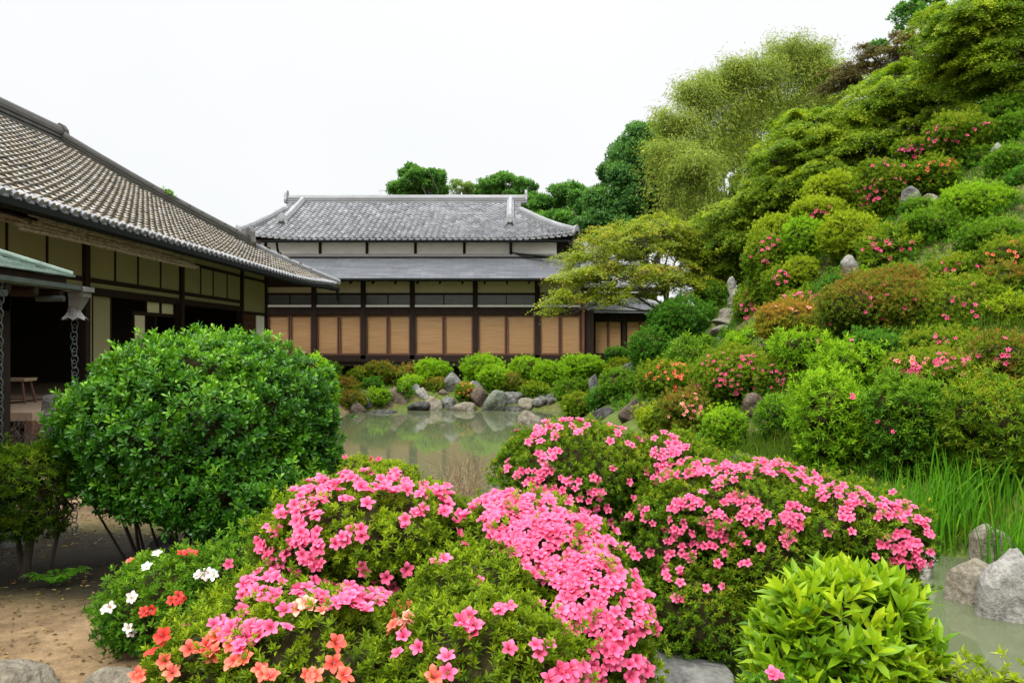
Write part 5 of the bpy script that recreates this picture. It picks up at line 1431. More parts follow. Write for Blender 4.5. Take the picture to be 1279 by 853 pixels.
# ------------------------------------------------------------------ the hillside and shore shrubs, one by one
SH = [
    # label, px, py, d, half w, half h, leaf, blossoms [(px,py,rx,ry,n,kind)]
    ('round clipped azalea on the hill crest with a few pink blossoms on its left', 1197, 168, 18.5, 40, 27, 'olive', [(1166, 165, 6, 16, 8, 'pink'), (1228, 152, 5, 5, 3, 'pink')]),
    ('smooth light green dome at the top right edge of the hill', 1258, 138, 19.2, 30, 20, 'green', []),
    ('green mound just under the light green dome at the top right edge', 1268, 160, 18.0, 24, 20, 'green', []),
    ('small azalea dotted with pink left of the round crest azalea', 1137, 188, 19.5, 22, 16, 'olive', [(1140, 186, 18, 10, 9, 'pink')]),
    ('flat mound with tiny orange blossoms below the round crest azalea', 1164, 216, 18.0, 33, 19, 'olive', [(1168, 206, 26, 8, 8, 'orange')]),
    ('small deep green tuft right of the flat orange dotted mound', 1222, 197, 18.0, 18, 14, 'green', []),
    ('rounded azalea with magenta pink blossoms low on its left, left of the bare slope', 1100, 229, 18.4, 33, 31, 'olive', [(1078, 246, 10, 9, 14, 'pink'), (1092, 244, 8, 6, 6, 'pink'), (1112, 235, 24, 16, 9, 'pink'), (1105, 208, 20, 6, 5, 'pink')]),
    ('bright yellow green mound at the edge of the maples', 1042, 236, 20.0, 38, 19, 'yellow', []),
    ('feathery green shrub at the right edge below the crest stone', 1262, 204, 16.4, 30, 22, 'green', []),
    ('darker green shrub cut by the right edge of the photo', 1277, 226, 15.6, 18, 18, 'dark', []),
    ('yellow green azalea with a pink patch at its upper right', 1022, 266, 19.0, 34, 20, 'yellow', [(1020, 268, 14, 6, 9, 'pink'), (1034, 262, 8, 5, 4, 'pink')]),
    ('dense bright shrub under the pink patched azalea', 1003, 296, 18.0, 26, 25, 'bright', []),
    ('pale olive tufted shrub left of the square hillside boulder', 1062, 293, 17.0, 40, 28, 'yellow', []),
    ('yellow topped mound leaning against the maple foliage', 972, 290, 19.6, 32, 22, 'yellow', []),
    ('dome with a pink cluster at its top right, above the white stones', 956, 322, 18.6, 28, 31, 'olive', [(968, 298, 9, 8, 10, 'pink')]),
    ('broad azalea with loose pink blossoms above the square boulder', 1112, 310, 15.5, 40, 30, 'olive', [(1090, 312, 14, 8, 6, 'pink'), (1108, 308, 6, 6, 3, 'pink')]),
    ('wide dark topped green mound in the middle of the slope', 1170, 284, 15.5, 46, 22, 'green', []),
    ('long light green cushion below the bare slope', 1218, 256, 15.4, 46, 26, 'bright', []),
    ('mid green cushion under the long light green one', 1240, 297, 14.0, 42, 24, 'green', []),
    ('rounded olive azalea with three orange blossoms at the right edge', 1264, 322, 13.0, 38, 26, 'olive', [(1238, 320, 4, 4, 2, 'orange'), (1266, 320, 4, 4, 1, 'orange')]),
    ('small low tuft on the bare slope', 1146, 258, 17.0, 20, 11, 'green', []),
    ('very bright small round shrub left of the square boulder', 1000, 342, 17.4, 22, 22, 'yellow', []),
    ('small dark green fine leaved shrub under the square boulder', 1046, 358, 15.8, 22, 15, 'dark', []),
    ('azalea with salmon pink blossoms right beside the stone steps', 942, 384, 19.0, 25, 30, 'olive', [(945, 385, 18, 16, 14, 'pink'), (940, 402, 14, 8, 7, 'pink')]),
    ('low azalea topped with a pink row, above the orange tinted shrub', 1008, 378, 16.6, 34, 17, 'olive', [(1008, 374, 28, 7, 18, 'pink')]),
    ('orange tinted shrub in the middle of the hillside', 985, 402, 15.2, 44, 27, 'orange', [(990, 384, 20, 5, 5, 'peach')]),
    ('large reddish olive mound in the middle right of the hillside', 1102, 386, 13.4, 82, 50, 'reddish', [(1034, 406, 6, 5, 4, 'pink')]),
    ('large reddish olive mound with a few pink blossoms, right of its twin', 1204, 392, 12.5, 66, 50, 'olive', [(1180, 398, 4, 5, 2, 'pink'), (1243, 395, 4, 4, 2, 'pink')]),
    ('yellow bamboo grass clump at the right edge of the hillside', 1266, 390, 11.6, 24, 26, 'yellow', []),
    ('azalea full of pink blossoms at the foot of the stone steps', 918, 470, 14.5, 52, 40, 'olive', [(915, 458, 36, 16, 22, 'pink'), (905, 480, 30, 14, 14, 'pink'), (932, 447, 8, 5, 7, 'pink')]),
    ('azalea with scattered pink blossoms right of the one at the steps', 982, 470, 13.8, 42, 34, 'olive', [(975, 470, 30, 18, 20, 'pink'), (965, 430, 10, 6, 4, 'pink')]),
    ('round azalea with orange blossoms on the right bank of the pond', 832, 476, 17.4, 37, 27, 'olive', [(852, 462, 12, 12, 11, 'orange'), (812, 465, 5, 5, 2, 'orange'), (840, 455, 12, 4, 5, 'orange'), (842, 484, 10, 6, 4, 'orange')]),
    ('straggly azalea with salmon blossoms behind the right pink mound', 852, 512, 14.0, 36, 22, 'reddish', [(862, 506, 20, 14, 14, 'peach'), (868, 512, 6, 8, 5, 'pink')]),
    ('tall green leafy shrub in the hollow above the dark boulder', 1036, 514, 10.6, 50, 56, 'bright', [(1060, 498, 6, 5, 2, 'pink'), (1082, 512, 5, 5, 2, 'pink')]),
    ('bushy green shrub behind the iris blades with few pink blossoms', 1132, 520, 9.9, 52, 56, 'green', [(1100, 524, 4, 4, 1, 'pink'), (1118, 537, 4, 4, 1, 'pink')]),
    ('azalea with a bright pink cluster in the lower right of the hillside', 1162, 468, 10.4, 60, 34, 'olive', [(1140, 463, 11, 6, 20, 'pink'), (1182, 452, 18, 9, 22, 'pink'), (1205, 445, 6, 8, 6, 'pink'), (1110, 452, 18, 10, 9, 'peach'), (1100, 470, 10, 8, 6, 'pink'), (1160, 450, 20, 10, 8, 'peach')]),
    ('large leafy green shrub with reddish leaves at the right edge above the iris', 1238, 530, 9.3, 62, 66, 'olive', []),
    ('reddish olive shrub at the right edge above the large leafy one', 1255, 450, 10.2, 46, 36, 'reddish', [(1215, 440, 8, 8, 3, 'pink')]),
    ('low green shrub above the dark boulder in the grass', 905, 530, 12.3, 28, 20, 'bright', []),
    ('green bush filling the gap between the orange tinted shrub and the lower azaleas', 1060, 452, 11.8, 46, 26, 'bright', [(1065, 430, 6, 5, 2, 'pink')]),
    ('fluffy dark green bush left of the stone steps', 852, 402, 24.0, 44, 32, 'dark', []),
    ('fluffy dark green bush at the corner of the low wing', 812, 434, 23.4, 28, 26, 'dark', []),
    ('loose green bush below the kerb stone', 868, 446, 19.5, 40, 26, 'green', []),
    ('loose green bush right of the lowest step', 942, 432, 17.2, 36, 22, 'bright', []),
    ('small green bush directly left of the upright white stone', 890, 367, 24.6, 22, 15, 'green', []),
    ('low flat pine like shrub before the low wing', 770, 441, 29.0, 16, 7, 'dark', []),
    ('rounded olive green shrub behind the narrow upright stone', 716, 487, 26.0, 26, 15, 'green', []),
    ('olive shrub hanging over the water at the right end of the far shore', 722, 504, 24.2, 22, 14, 'olive', []),
    ('green shrub right of the narrow upright stone', 772, 480, 22.2, 24, 20, 'green', []),
    ('tiny dark green plant at the foot of the narrow upright stone', 748, 497, 22.8, 15, 11, 'dark', []),
    ('pale green low shrub next to the leaning slab', 775, 462, 26.5, 20, 15, 'yellow', []),
    ('small olive tuft between the square hillside boulder and the large reddish mound', 1128, 346, 14.4, 30, 16, 'green', []),
    ('olive mound between the reddish twins and the orange dotted azalea', 1196, 338, 13.6, 40, 19, 'olive', [(1180, 336, 8, 5, 3, 'pink')]),
    ('green mound at the right edge above the yellow bamboo grass', 1256, 350, 12.5, 38, 19, 'reddish', []),
    ('bright leafy bush under the orange tinted shrub', 1000, 432, 13.4, 40, 20, 'bright', [(1020, 425, 6, 4, 2, 'pink')]),
    ('dark green bush in the fold below the large reddish mound', 1092, 432, 12.1, 38, 18, 'dark', []),
    ('olive bush in the fold between the two reddish mounds and the lower azalea', 1178, 430, 11.5, 46, 16, 'olive', [(1170, 428, 20, 8, 7, 'pink')]),
    ('loose green shrub between the shadowed rock and the tall leafy shrub', 972, 520, 12.0, 30, 26, 'green', []),
    ('dark bush below the dome with the pink cluster', 975, 352, 17.6, 24, 18, 'olive', [(968, 350, 6, 5, 3, 'pink')]),
    ('low green bush between the small dark shrub and the square boulder', 1082, 352, 15.0, 20, 12, 'bright', []),
    ('dull green bush on the bank above the salmon azalea', 882, 492, 14.8, 26, 18, 'reddish', [(880, 488, 12, 8, 5, 'peach')]),
    ('bright low bush on the bank between the red boulder and the salmon azalea', 822, 520, 15.5, 30, 12, 'yellow', []),
    # far shore
    ('low reddish bush right above the water at the left end of the pond', 436, 500, 26.6, 22, 13, 'reddish', []),
    ('pale green tuft above the long dark slab', 474, 496, 27.0, 14, 11, 'bright', []),
    ('reddish tuft between the small grey stones on the far shore', 528, 483, 28.4, 12, 8, 'reddish', []),
    ('green tuft between the greenish stone and the reddish azalea', 668, 488, 27.8, 20, 10, 'olive', []),
    ('small green shrub half behind the big round bush, first of the far shore row', 411, 463, 28.8, 16, 11, 'green', []),
    ('reddish green low azalea at the left end of the far shore', 428, 486, 27.6, 24, 15, 'reddish', []),
    ('round azalea with reddish top, second of the far shore row', 474, 464, 29.2, 22, 12, 'reddish', []),
    ('olive mound left of the reddish topped azalea', 452, 470, 29.0, 18, 11, 'olive', []),
    ('soft green grasslike plant in front of the reddish topped azalea', 466, 482, 28.0, 14, 11, 'dark', []),
    ('reddish green azalea left of the bright dome by the rocks', 511, 468, 29.2, 18, 12, 'reddish', []),
    ('bright green dome above the pile of far shore rocks', 540, 465, 29.2, 26, 16, 'bright', []),
    ('small bright tuft in front of the bright green dome', 514, 477, 28.3, 17, 8, 'bright', []),
    ('small orange flowered azalea among the far shore rocks', 581, 489, 27.5, 14, 12, 'olive', [(580, 486, 12, 8, 12, 'orange')]),
    ('largest bright green dome on the far shore, right of the tall boulder', 604, 461, 29.4, 29, 18, 'bright', []),
    ('smaller bright green dome in front of the largest one', 618, 471, 28.4, 22, 14, 'bright', []),
    ('small reddish azalea above the broad grey block', 639, 477, 28.2, 15, 11, 'reddish', []),
    ('bright green dome third from the right on the far shore', 657, 461, 29.6, 24, 16, 'bright', []),
    ('bright green dome second from the right on the far shore', 688, 467, 28.8, 24, 16, 'bright', []),
    ('bright green dome at the right end of the far shore', 727, 457, 29.8, 29, 14, 'bright', []),
    ('dull brownish azalea behind the small grey tuft by the tall boulder', 547, 481, 28.2, 13, 9, 'reddish', []),
    ('leafy green plant standing between the far shore rocks', 506, 490, 27.4, 9, 12, 'green', []),
]
HG = 'shrubs planted over the hillside and the far shore'
for k, (lab, px, py, d, w_, h_, lf_, fl) in enumerate(SH):
    rg = np.random.default_rng(500 + k)
    w_, h_ = w_ * .94, h_ * .96
    spec = [(px, py, d, w_, h_, .95)]
    if w_ > 20:
        for q in range(4 if w_ < 45 else 9):
            a = rg.uniform(-1, 1); s = rg.uniform(.34, .56)
            spec.append((px + a * w_ * .48, py + rg.uniform(-.35, .45) * h_, d - rg.uniform(-.1, .5) * w_ * d / F, w_ * s, h_ * s * 1.12, .95))
    if lf_ in ('olive', 'reddish') and px > 800 and len(fl): fl = fl + [(px, py - .15 * h_, w_ * .7, h_ * .6, 7 if w_ < 45 else 10, fl[0][5])]
    lob = lobes_px(spec)
    c = np.array(lob[0]); g0 = gz(c[0], c[1])
    low = c[2] - c[5]
    if low > g0 + .05:          # skirts reaching down to the slope
        lob.append((c[0], c[1], (c[2] + g0) / 2, c[3] * .78, c[4] * .78, max(.1, (c[2] - g0) / 2 + .05)))
    L_ = max(.034, min(.0036 * d, .085)); 
    leafy = 'leafy' in lab or 'bamboo' in lab or 'bushy' in lab or 'gap' in lab or 'loose' in lab
    shrub('hillside_shrub' if px > 700 else 'shore_shrub', lab, 'shrub', lob, 'lo', LM[lf_], HG, m=7, L=L_ * (2.1 if leafy else 1), W=L_ * (.62 if leafy else .36), dens=(1.5 if leafy else 1.6) / (L_ * (2.1 if leafy else 1)) ** 2, seed=600 + k, up=.45, lump=.20 if leafy else .13, ybase=.66, depth=.16 if leafy else .08, core=.58 if leafy else .78, stems=4,
          flowers=fl, fsize=.034 if d < 15 else .045, shoot=.16, shoot_len=.13, lf=2.2, jit=.42, micro=(.05 if leafy else .035, 9))


# ------------------------------------------------------------------ trees
def trunk_geo(mb, base, top, r0, rg, lobes, n_limb, bend=.06):
    """tapered trunk with limbs running into the crown"""
    H = np.linalg.norm(top - base)
    t = np.linspace(0, 1, 7)[:, None]
    pts = base + (top - base) * t + np.concatenate([np.zeros((1, 3)), rg.normal(0, bend * H * .25, (6, 3))]) * [1, 1, .2]
    mb.tube(pts, np.linspace(r0, r0 * .45, 7), 8)
    for k in range(n_limb):
        l = lobes[k % len(lobes)]
        u = rg.uniform(.35, .95); s = pts[0] * 0 + np.array([np.interp(u, t[:, 0], pts[:, i]) for i in range(3)])
        e = l[:3] + rg.normal(0, .35, 3) * l[3:]
        m1 = s * .65 + e * .35 + rg.normal(0, .05, 3) * H + [0, 0, .04 * H]; m2 = s * .3 + e * .7 + rg.normal(0, .05, 3) * H
        q = r0 * (1 - .55 * u)
        mb.tube([s, m1, m2, e], [q * .55, q * .42, q * .28, q * .12], 6)
        for j in range(3):
            e2 = e + rg.normal(0, .45, 3) * l[3:]
            mb.tube([m2, (m2 + e2) / 2 + rg.normal(0, .03, 3) * H, e2], [q * .24, q * .16, q * .05], 5, False)


def broadleaf(label, name, crown, mat, seed, leaf, dens, trunk_px, r0=.25, group=None, clump=.32, bark='bark_grey', m=5, sub=26, d0=None):
    """a tree whose crown is a heap of leafy clumps"""
    rg = np.random.default_rng(seed)
    big = np.array(lobes_px(crown)); small = []
    for l in big:          # each lobe breaks up into clumps around its skin
        n = sub
        d = unit(rg.normal(size=(n, 3)) + [0, -.15, .25]); r = clump * rg.uniform(.65, 1.25, n)
        for i in range(n):
            c = l[:3] + d[i] * l[3:] * rg.uniform(.62, .92)
            small.append((*c, l[3] * r[i], l[4] * r[i], l[5] * r[i] * .85))
    px, d = trunk_px
    x = (px - 639.5) / F * d; b = np.array([x, d, gz(x, d) - .1])
    t = thing(name, label, 'tree', b, group)
    P_, N_, y_ = [], [], []
    for (cx, cy, cz, rx, ry, rz) in small:
        a = 4 * np.pi * (rx * rz); n = max(10, int(a * dens * 2.6))
        dd = unit(rg.normal(size=(n, 3)) + [0, 0, .2]); q = np.array([rx, ry, rz])
        s = 1 - np.minimum(rg.exponential(.14, n), .7)
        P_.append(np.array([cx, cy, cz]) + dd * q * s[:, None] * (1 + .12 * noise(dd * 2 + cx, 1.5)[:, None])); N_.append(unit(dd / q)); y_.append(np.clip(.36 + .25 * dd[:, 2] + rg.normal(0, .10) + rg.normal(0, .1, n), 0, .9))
    p, nn, yy = np.concatenate(P_), np.concatenate(N_), np.concatenate(y_)
    ax = unit(nn * .7 + np.array([0, 0, .35]) + rg.normal(0, .35, p.shape))
    V, F3, F4, rn = rosettes(p, ax, m, leaf * 1.25, leaf * .62, 'lo', rg, yy, 30, 95)
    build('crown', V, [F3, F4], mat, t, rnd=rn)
    mb = MB(); top = np.array([big[0, 0], big[0, 1], big[:, 2].mean()])
    trunk_geo(mb, b, top, r0, rg, big, max(6, len(big) * 2)); mb.build('trunk', M[bark], t)
    return t


TG = 'trees behind the pond hall'
broadleaf('round cauliflower shaped tree above the left part of the hall roof', 'broadleaf_tree', [(522, 226, 58, 32, 24), (503, 238, 58, 22, 14), (540, 236, 58, 18, 18)], LM['camphor'], 801, .16, 15, (520, 58), group=TG)
broadleaf('thin pale tree barely rising over the ridge right of the round tree', 'pale_tree', [(575, 236, 64, 18, 12), (590, 240, 64, 12, 9)], LM['pale'], 802, .14, 6, (575, 64), .15, group=TG)
broadleaf('broad green tree over the middle right of the hall ridge', 'broadleaf_tree', [(632, 234, 60, 36, 16), (612, 240, 60, 22, 12), (655, 242, 60, 18, 14)], LM['camphor'], 803, .16, 15, (632, 60), group=TG)
broadleaf('wide tree with many clumps behind the right end of the hall roof', 'broadleaf_tree', [(702, 258, 53, 40, 28), (672, 262, 54, 22, 22), (732, 268, 52, 26, 24), (700, 290, 52, 40, 26)], LM['camphor'], 804, .16, 15, (700, 53), group=TG)
broadleaf('tall dark evergreen tree left of the bamboo', 'evergreen_tree', [(802, 212, 47, 42, 48), (770, 245, 46, 36, 38), (830, 225, 48, 30, 50), (815, 245, 48, 34, 40), (760, 285, 46, 40, 24), (812, 175, 48, 20, 20), (838, 285, 50, 40, 34), (790, 300, 46, 30, 30)], LM['camphor_dark'], 805, .15, 13, (800, 47), .4, TG, .36, 'bark', sub=44)


def maple(label, crown, mat, seed, trunk_px, r0=.14, leaf=.085, nspray=60, per=230, group=None, droop=.34, spr=.46, name='maple_tree', bark='bark_grey', flat=.09, top=None, kind='palm', thin=1.0):
    """foliage carried in flat, slightly drooping sprays, one above the other"""
    rg = np.random.default_rng(seed); big = np.array(lobes_px(crown))
    px, d = trunk_px; x = (px - 639.5) / F * d; b = np.array([x, d, gz(x, d) - .1])
    t = thing(name, label, 'maple', b, group)
    Ps, Ds, Ns, rn = [], [], [], []
    mb = MB(); tp = np.array([big[:, 0].mean() * .6 + b[0] * .4, big[:, 1].mean() * .6 + b[1] * .4, big[:, 2].mean()]) if top is None else P(*top)
    trunk_geo(mb, b, tp, r0, rg, big, len(big) + 3, .10)
    vol = big[:, 3] * big[:, 5]; share = np.maximum(4, (2.9 * nspray * vol / vol.sum())).astype(int)
    for l, ns in zip(big, share):
        for k in range(ns):
            dd = unit(rg.normal(size=3) + [0, -.25, .3]); c = l[:3] + dd * l[3:] * rg.uniform(.45, 1.0)
            outv = np.array([c[0] - tp[0], c[1] - tp[1], 0]); outv = outv / (np.linalg.norm(outv) + .01)
            Rr = spr * rg.uniform(.55, 1.25); n = int(1.6 * thin * per * (Rr / spr) ** 1.6)
            nb = 7; fa = rg.normal(0, .75, nb); fl = rg.uniform(.6, 1.35, nb); wb = rg.integers(nb, size=n); tt = rg.random(n) ** .8
            q = np.stack([np.cos(fa[wb]) * fl[wb] * tt - .35, np.sin(fa[wb]) * fl[wb] * tt], -1) + rg.normal(0, .09, (n, 2)) * (.5 + tt[:, None])
            along, across = q[:, 0] * Rr * 1.3, q[:, 1] * Rr
            sd_ = np.array([-outv[1], outv[0], 0])
            rr2 = (q ** 2).sum(1)
            p = c + outv * along[:, None] + sd_ * across[:, None]
            p[:, 2] += -droop * Rr * rr2 * 1.1 - droop * .5 * along + rg.normal(0, flat * Rr, n) + .10 * Rr * noise(p, 2.4 / spr)
            aa = rg.uniform(0, 6.28, n); D = np.stack([np.cos(aa), np.sin(aa), rg.uniform(-.75, .05, n)], -1) + outv * .5
            Ps.append(p); Ds.append(D); Ns.append(np.array([0, 0, 1]) + outv * .35 + rg.normal(0, .42, (n, 3)))
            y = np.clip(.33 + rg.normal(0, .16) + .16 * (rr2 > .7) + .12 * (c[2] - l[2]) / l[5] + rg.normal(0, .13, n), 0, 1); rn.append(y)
            if k % 2 == 0: mb.tube([l[:3] + rg.normal(0, .2, 3) * l[3:], (l[:3] + c) / 2 + [0, 0, -.05], c, c + outv * Rr * .8 - [0, 0, droop * Rr]], [r0 * .16, r0 * .12, r0 * .07, r0 * .03], 4, False)
    V, F3, F4, r_ = leaf_geo(np.concatenate(Ps), np.concatenate(Ds), unit(np.concatenate(Ns)), leaf * .88, leaf * .84, kind, np.concatenate(rn), rg)
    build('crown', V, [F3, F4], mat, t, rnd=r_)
    mb.build('trunk', M[bark], t)
    return t


MG = 'maples over the hillside'
maple('red tinged maple with a slim trunk before the low wing of the hall', [(785, 300, 25, 60, 26), (838, 300, 25.5, 44, 24), (745, 322, 25, 52, 20), (722, 345, 24.6, 46, 15), (785, 345, 24.6, 60, 22), (700, 372, 24.4, 34, 13), (760, 370, 24.6, 40, 14), (842, 350, 25, 50, 28), (872, 318, 25.6, 36, 28), (820, 280, 25.6, 36, 14), (690, 388, 24.2, 16, 8)],
      LM['maple_red'], 901, (838, 25.2), .11, .085, 150, 170, MG, top=(825, 320, 25.2), spr=.46, thin=.55)
maple('bright green maple low on the hill behind the white stones', [(925, 285, 25, 60, 40), (905, 320, 25.5, 50, 34), (960, 250, 24.5, 52, 36), (890, 345, 26, 40, 22), (975, 215, 25, 44, 28)], LM['maple'], 902, (925, 26), .15, .09, 130, 230, MG, spr=.46)
maple('widest green maple in the middle of the hillside trees', [(1010, 200, 24, 70, 46), (1060, 175, 24, 66, 44), (985, 245, 23.5, 52, 34), (1035, 225, 23, 56, 30), (1000, 160, 25, 50, 26)], LM['maple'], 903, (1020, 24.5), .18, .088, 150, 240, MG, spr=.46)
maple('green maple right of the widest one, under the brown one', [(1110, 140, 23.5, 66, 44), (1150, 165, 22.5, 50, 30), (1085, 185, 22.8, 46, 28), (1165, 120, 23, 46, 32), (1130, 100, 25, 50, 22)], LM['maple'], 904, (1120, 24), .17, .085, 130, 240, MG, spr=.46)
maple('large shaded green maple reaching out of the top right corner', [(1220, 42, 20, 66, 46), (1265, 70, 19.5, 60, 50), (1195, 82, 21, 46, 30), (1260, 20, 20, 60, 40), (1180, 30, 21, 34, 26), (1225, 108, 20.5, 50, 20)], LM['maple'], 905, (1250, 21), .2, .08, 170, 250, MG, spr=.46)
maple('coppery brown maple on the skyline of the hill', [(1105, 84, 28, 54, 36), (1070, 96, 28, 38, 30), (1140, 68, 28, 42, 34), (1050, 108, 28.5, 26, 18)], LM['copper'], 906, (1105, 29), .18, .085, 48, 190, MG, spr=.46)
broadleaf('loose green tree rising behind the brown maple at the top', 'broadleaf_tree', [(1136, 24, 34, 24, 22), (1160, 8, 34, 22, 18), (1095, 60, 36, 14, 8)], LM['camphor'], 806, .13, 9, (1140, 34), .2, None, .34)
broadleaf('dark green shrubby tree filling the slope under the maples', 'understorey_tree', [(1040, 270, 27, 90, 36), (1120, 205, 27, 80, 36), (950, 325, 27, 60, 34), (1195, 150, 26, 60, 40)], LM['camphor_dark'], 807, .13, 16, (1060, 27.5), .15, None, .30, 'bark')


broadleaf('tall olive green tree mass behind the bamboo stems', 'background_tree', [(905, 235, 39, 60, 70), (960, 190, 39, 60, 70), (1010, 170, 39, 46, 60), (870, 290, 38, 40, 50), (930, 300, 38, 60, 50)], LM['maple'], 808, .14, 13, (930, 39.5), .25, None, .30)

# bamboo behind the maples
def bamboo(label, pts, seed, r0=.045, leaf=.17, n=250, w_=1.0):
    rg = np.random.default_rng(seed)
    q = np.array([P(*a) for a in pts]); b = q[0].copy(); b[2] = gz(b[0], b[1]) - .1
    t = thing('bamboo', label, 'bamboo', b, 'bamboo grove behind the hillside maples')
    q = np.vstack([b, q[1:]])
    s = np.linspace(0, 1, 15); k = np.linspace(0, 1, len(q))
    c = np.stack([np.interp(s, k, q[:, i]) for i in range(3)], -1)
    for _ in range(3): c[1:-1] = (c[:-2] + 2 * c[1:-1] + c[2:]) / 4
    mb = MB(); mb.tube(c, np.linspace(r0, r0 * .15, len(c)), 7)
    Ps, Ds, rn = [], [], []
    for i in range(n):
        u = 1 - rg.random() ** 1.3 * .62; base = np.array([np.interp(u, s, c[:, j]) for j in range(3)])
        a = rg.uniform(0, 6.28); ln = w_ * rg.uniform(.5, 1.3) * (1.25 - u * .6); o = np.array([math.cos(a), math.sin(a), 0])
        e = base + o * ln + np.array([0, 0, rg.uniform(.0, .75) * ln])
        dr = e + o * ln * .35 - np.array([0, 0, rg.uniform(.05, .55) * ln])
        mb.tube([base, e, dr], [.008, .006, .003], 3, False)
        m = 34; v = rg.random(m); p = np.where(v[:, None] < .5, base + (e - base) * (v[:, None] * 1.2 + .4), e + (dr - e) * ((v[:, None] - .5) * 2)) + rg.normal(0, .17, (m, 3))
        Ps.append(p); Ds.append(np.stack([rg.normal(0, .6, m) + o[0] * .4, rg.normal(0, .6, m) + o[1] * .4, -rg.uniform(-.15, 1.0, m)], -1)); rn.append(np.clip(rg.normal(.5, .16) + rg.normal(0, .16, m), 0, 1))
    p, D = np.concatenate(Ps), np.concatenate(Ds)
    V, F3, F4, r_ = leaf_geo(p, D, unit(rg.normal(0, .6, p.shape) + [0, 0, 1]), leaf, leaf * .155, 'lo', np.concatenate(rn), rg)
    mb.build('culm', M['culm'], t); build('foliage', V, [F3, F4], LM['bamboo'], t, rnd=r_)


for k, (lab, pts) in enumerate([
    ('leftmost bamboo with drooping olive plumes beside the dark evergreen', [(868, 400, 33), (868, 250, 33), (858, 170, 32.5), (838, 150, 32)]),
    ('second bamboo from the left, its plume hanging over the dark evergreen', [(885, 400, 33.5), (886, 240, 33.5), (880, 140, 33), (866, 112, 32.5)]),
    ('bamboo with a bright yellowish head, third from the left', [(905, 390, 34), (905, 230, 34), (902, 130, 34), (896, 100, 33.5)]),
    ('bamboo standing in the middle of the grove, fourth from the left', [(925, 380, 34), (928, 200, 34), (930, 110, 34), (922, 86, 33.5)]),
    ('fifth bamboo from the left, partly behind the green maple', [(948, 370, 34.5), (950, 190, 34.5), (952, 110, 34.5), (945, 84, 34)]),
    ('tallest pale feathery bamboo on the skyline', [(975, 350, 35), (980, 180, 35), (986, 90, 35), (983, 58, 35)]),
    ('feathery bamboo right of the tallest one', [(1000, 340, 35), (1005, 170, 35), (1008, 95, 35), (1014, 66, 35)]),
    ('short drooping bamboo low at the left side of the grove', [(850, 400, 32), (850, 300, 32), (846, 215, 31.5), (832, 190, 31)]),
    ('rightmost bamboo, its head against the brown maple', [(1025, 330, 35), (1028, 180, 35), (1026, 110, 35), (1020, 86, 34.5)]),
    ('leaning bamboo low in front of the grove above the red tinged maple', [(880, 380, 31), (880, 300, 31), (872, 225, 30.5), (862, 205, 30)]),
]): bamboo(lab, pts, 950 + k)


# ------------------------------------------------------------------ iris and grass
def blades(name, base, n, h, w0, spread, mat, seed, parent=None, lean=.25, kindv=None):
    rg = np.random.default_rng(seed); m = len(base); n = m
    H = h * rg.uniform(.55, 1.15, n); a = rg.uniform(0, 6.28, n); ln = np.abs(rg.normal(0, lean, n)) + .03
    dr = np.stack([np.cos(a), np.sin(a), a * 0], -1); sd_ = np.stack([-np.sin(a + 1.0), np.cos(a + 1.0), a * 0], -1)
    u = np.linspace(0, 1, 5)
    c = base[:, None] + dr[:, None] * (H[:, None] * ln[:, None] * u[None] ** 2.1)[..., None] + np.array([0, 0, 1]) * (H[:, None] * (u[None] - .45 * ln[:, None] * u[None] ** 2.5))[..., None]
    wd = (w0 * rg.uniform(.7, 1.2, n))[:, None] * np.array([.8, 1, .9, .6, .06])[None]
    V = np.stack([c - sd_[:, None] * wd[..., None] / 2, c + sd_[:, None] * wd[..., None] / 2], 2).reshape(-1, 3)
    b = (np.arange(n) * 10)[:, None] + (np.arange(4) * 2)[None]
    f = np.stack([b, b + 1, b + 3, b + 2], -1).reshape(-1, 4)
    rn = np.repeat(np.clip(rg.normal(.45, .2, n), 0, 1), 10)
    return build(name, V, [f], mat, parent, rnd=rn, smooth=True)


for k, (lab, px, d, n, w_, h) in enumerate([
    ('tall iris clump right of the dark boulder in the grass', 1035, 9.2, 120, .40, .72), ('iris clump with long arching blades behind the right end of the pink azalea', 1082, 9.0, 170, .40, .86),
    ('dense iris clump between the pink azalea and the pond rocks', 1128, 8.8, 200, .42, .90), ('iris clump growing directly behind the flat topped pond rock', 1186, 8.9, 180, .42, .86), ('iris clump at the right photo edge behind the largest pond rock', 1272, 7.9, 110, .32, .86),
    ('thin iris clump in the shade at the foot of the leafy hillside shrub', 1235, 9.0, 130, .42, .72)]):
    rg = np.random.default_rng(980 + k); x = (px - 639.5) / F * d; b = np.array([x, d, max(gz(x, d), WATER - .02)])
    t = thing('iris_clump', lab, 'iris', b, 'iris clumps at the edge of the right pond')
    q = rg.normal(0, .5, (n, 2)) * [w_, w_ * .6]; bp = np.stack([b[0] + q[:, 0], b[1] + q[:, 1], np.maximum(ground(b[0] + q[:, 0], b[1] + q[:, 1]), WATER - .05)], -1)
    blades('blades', bp, n, h, .020, 0, LM['grass'], 990 + k, t, .26)

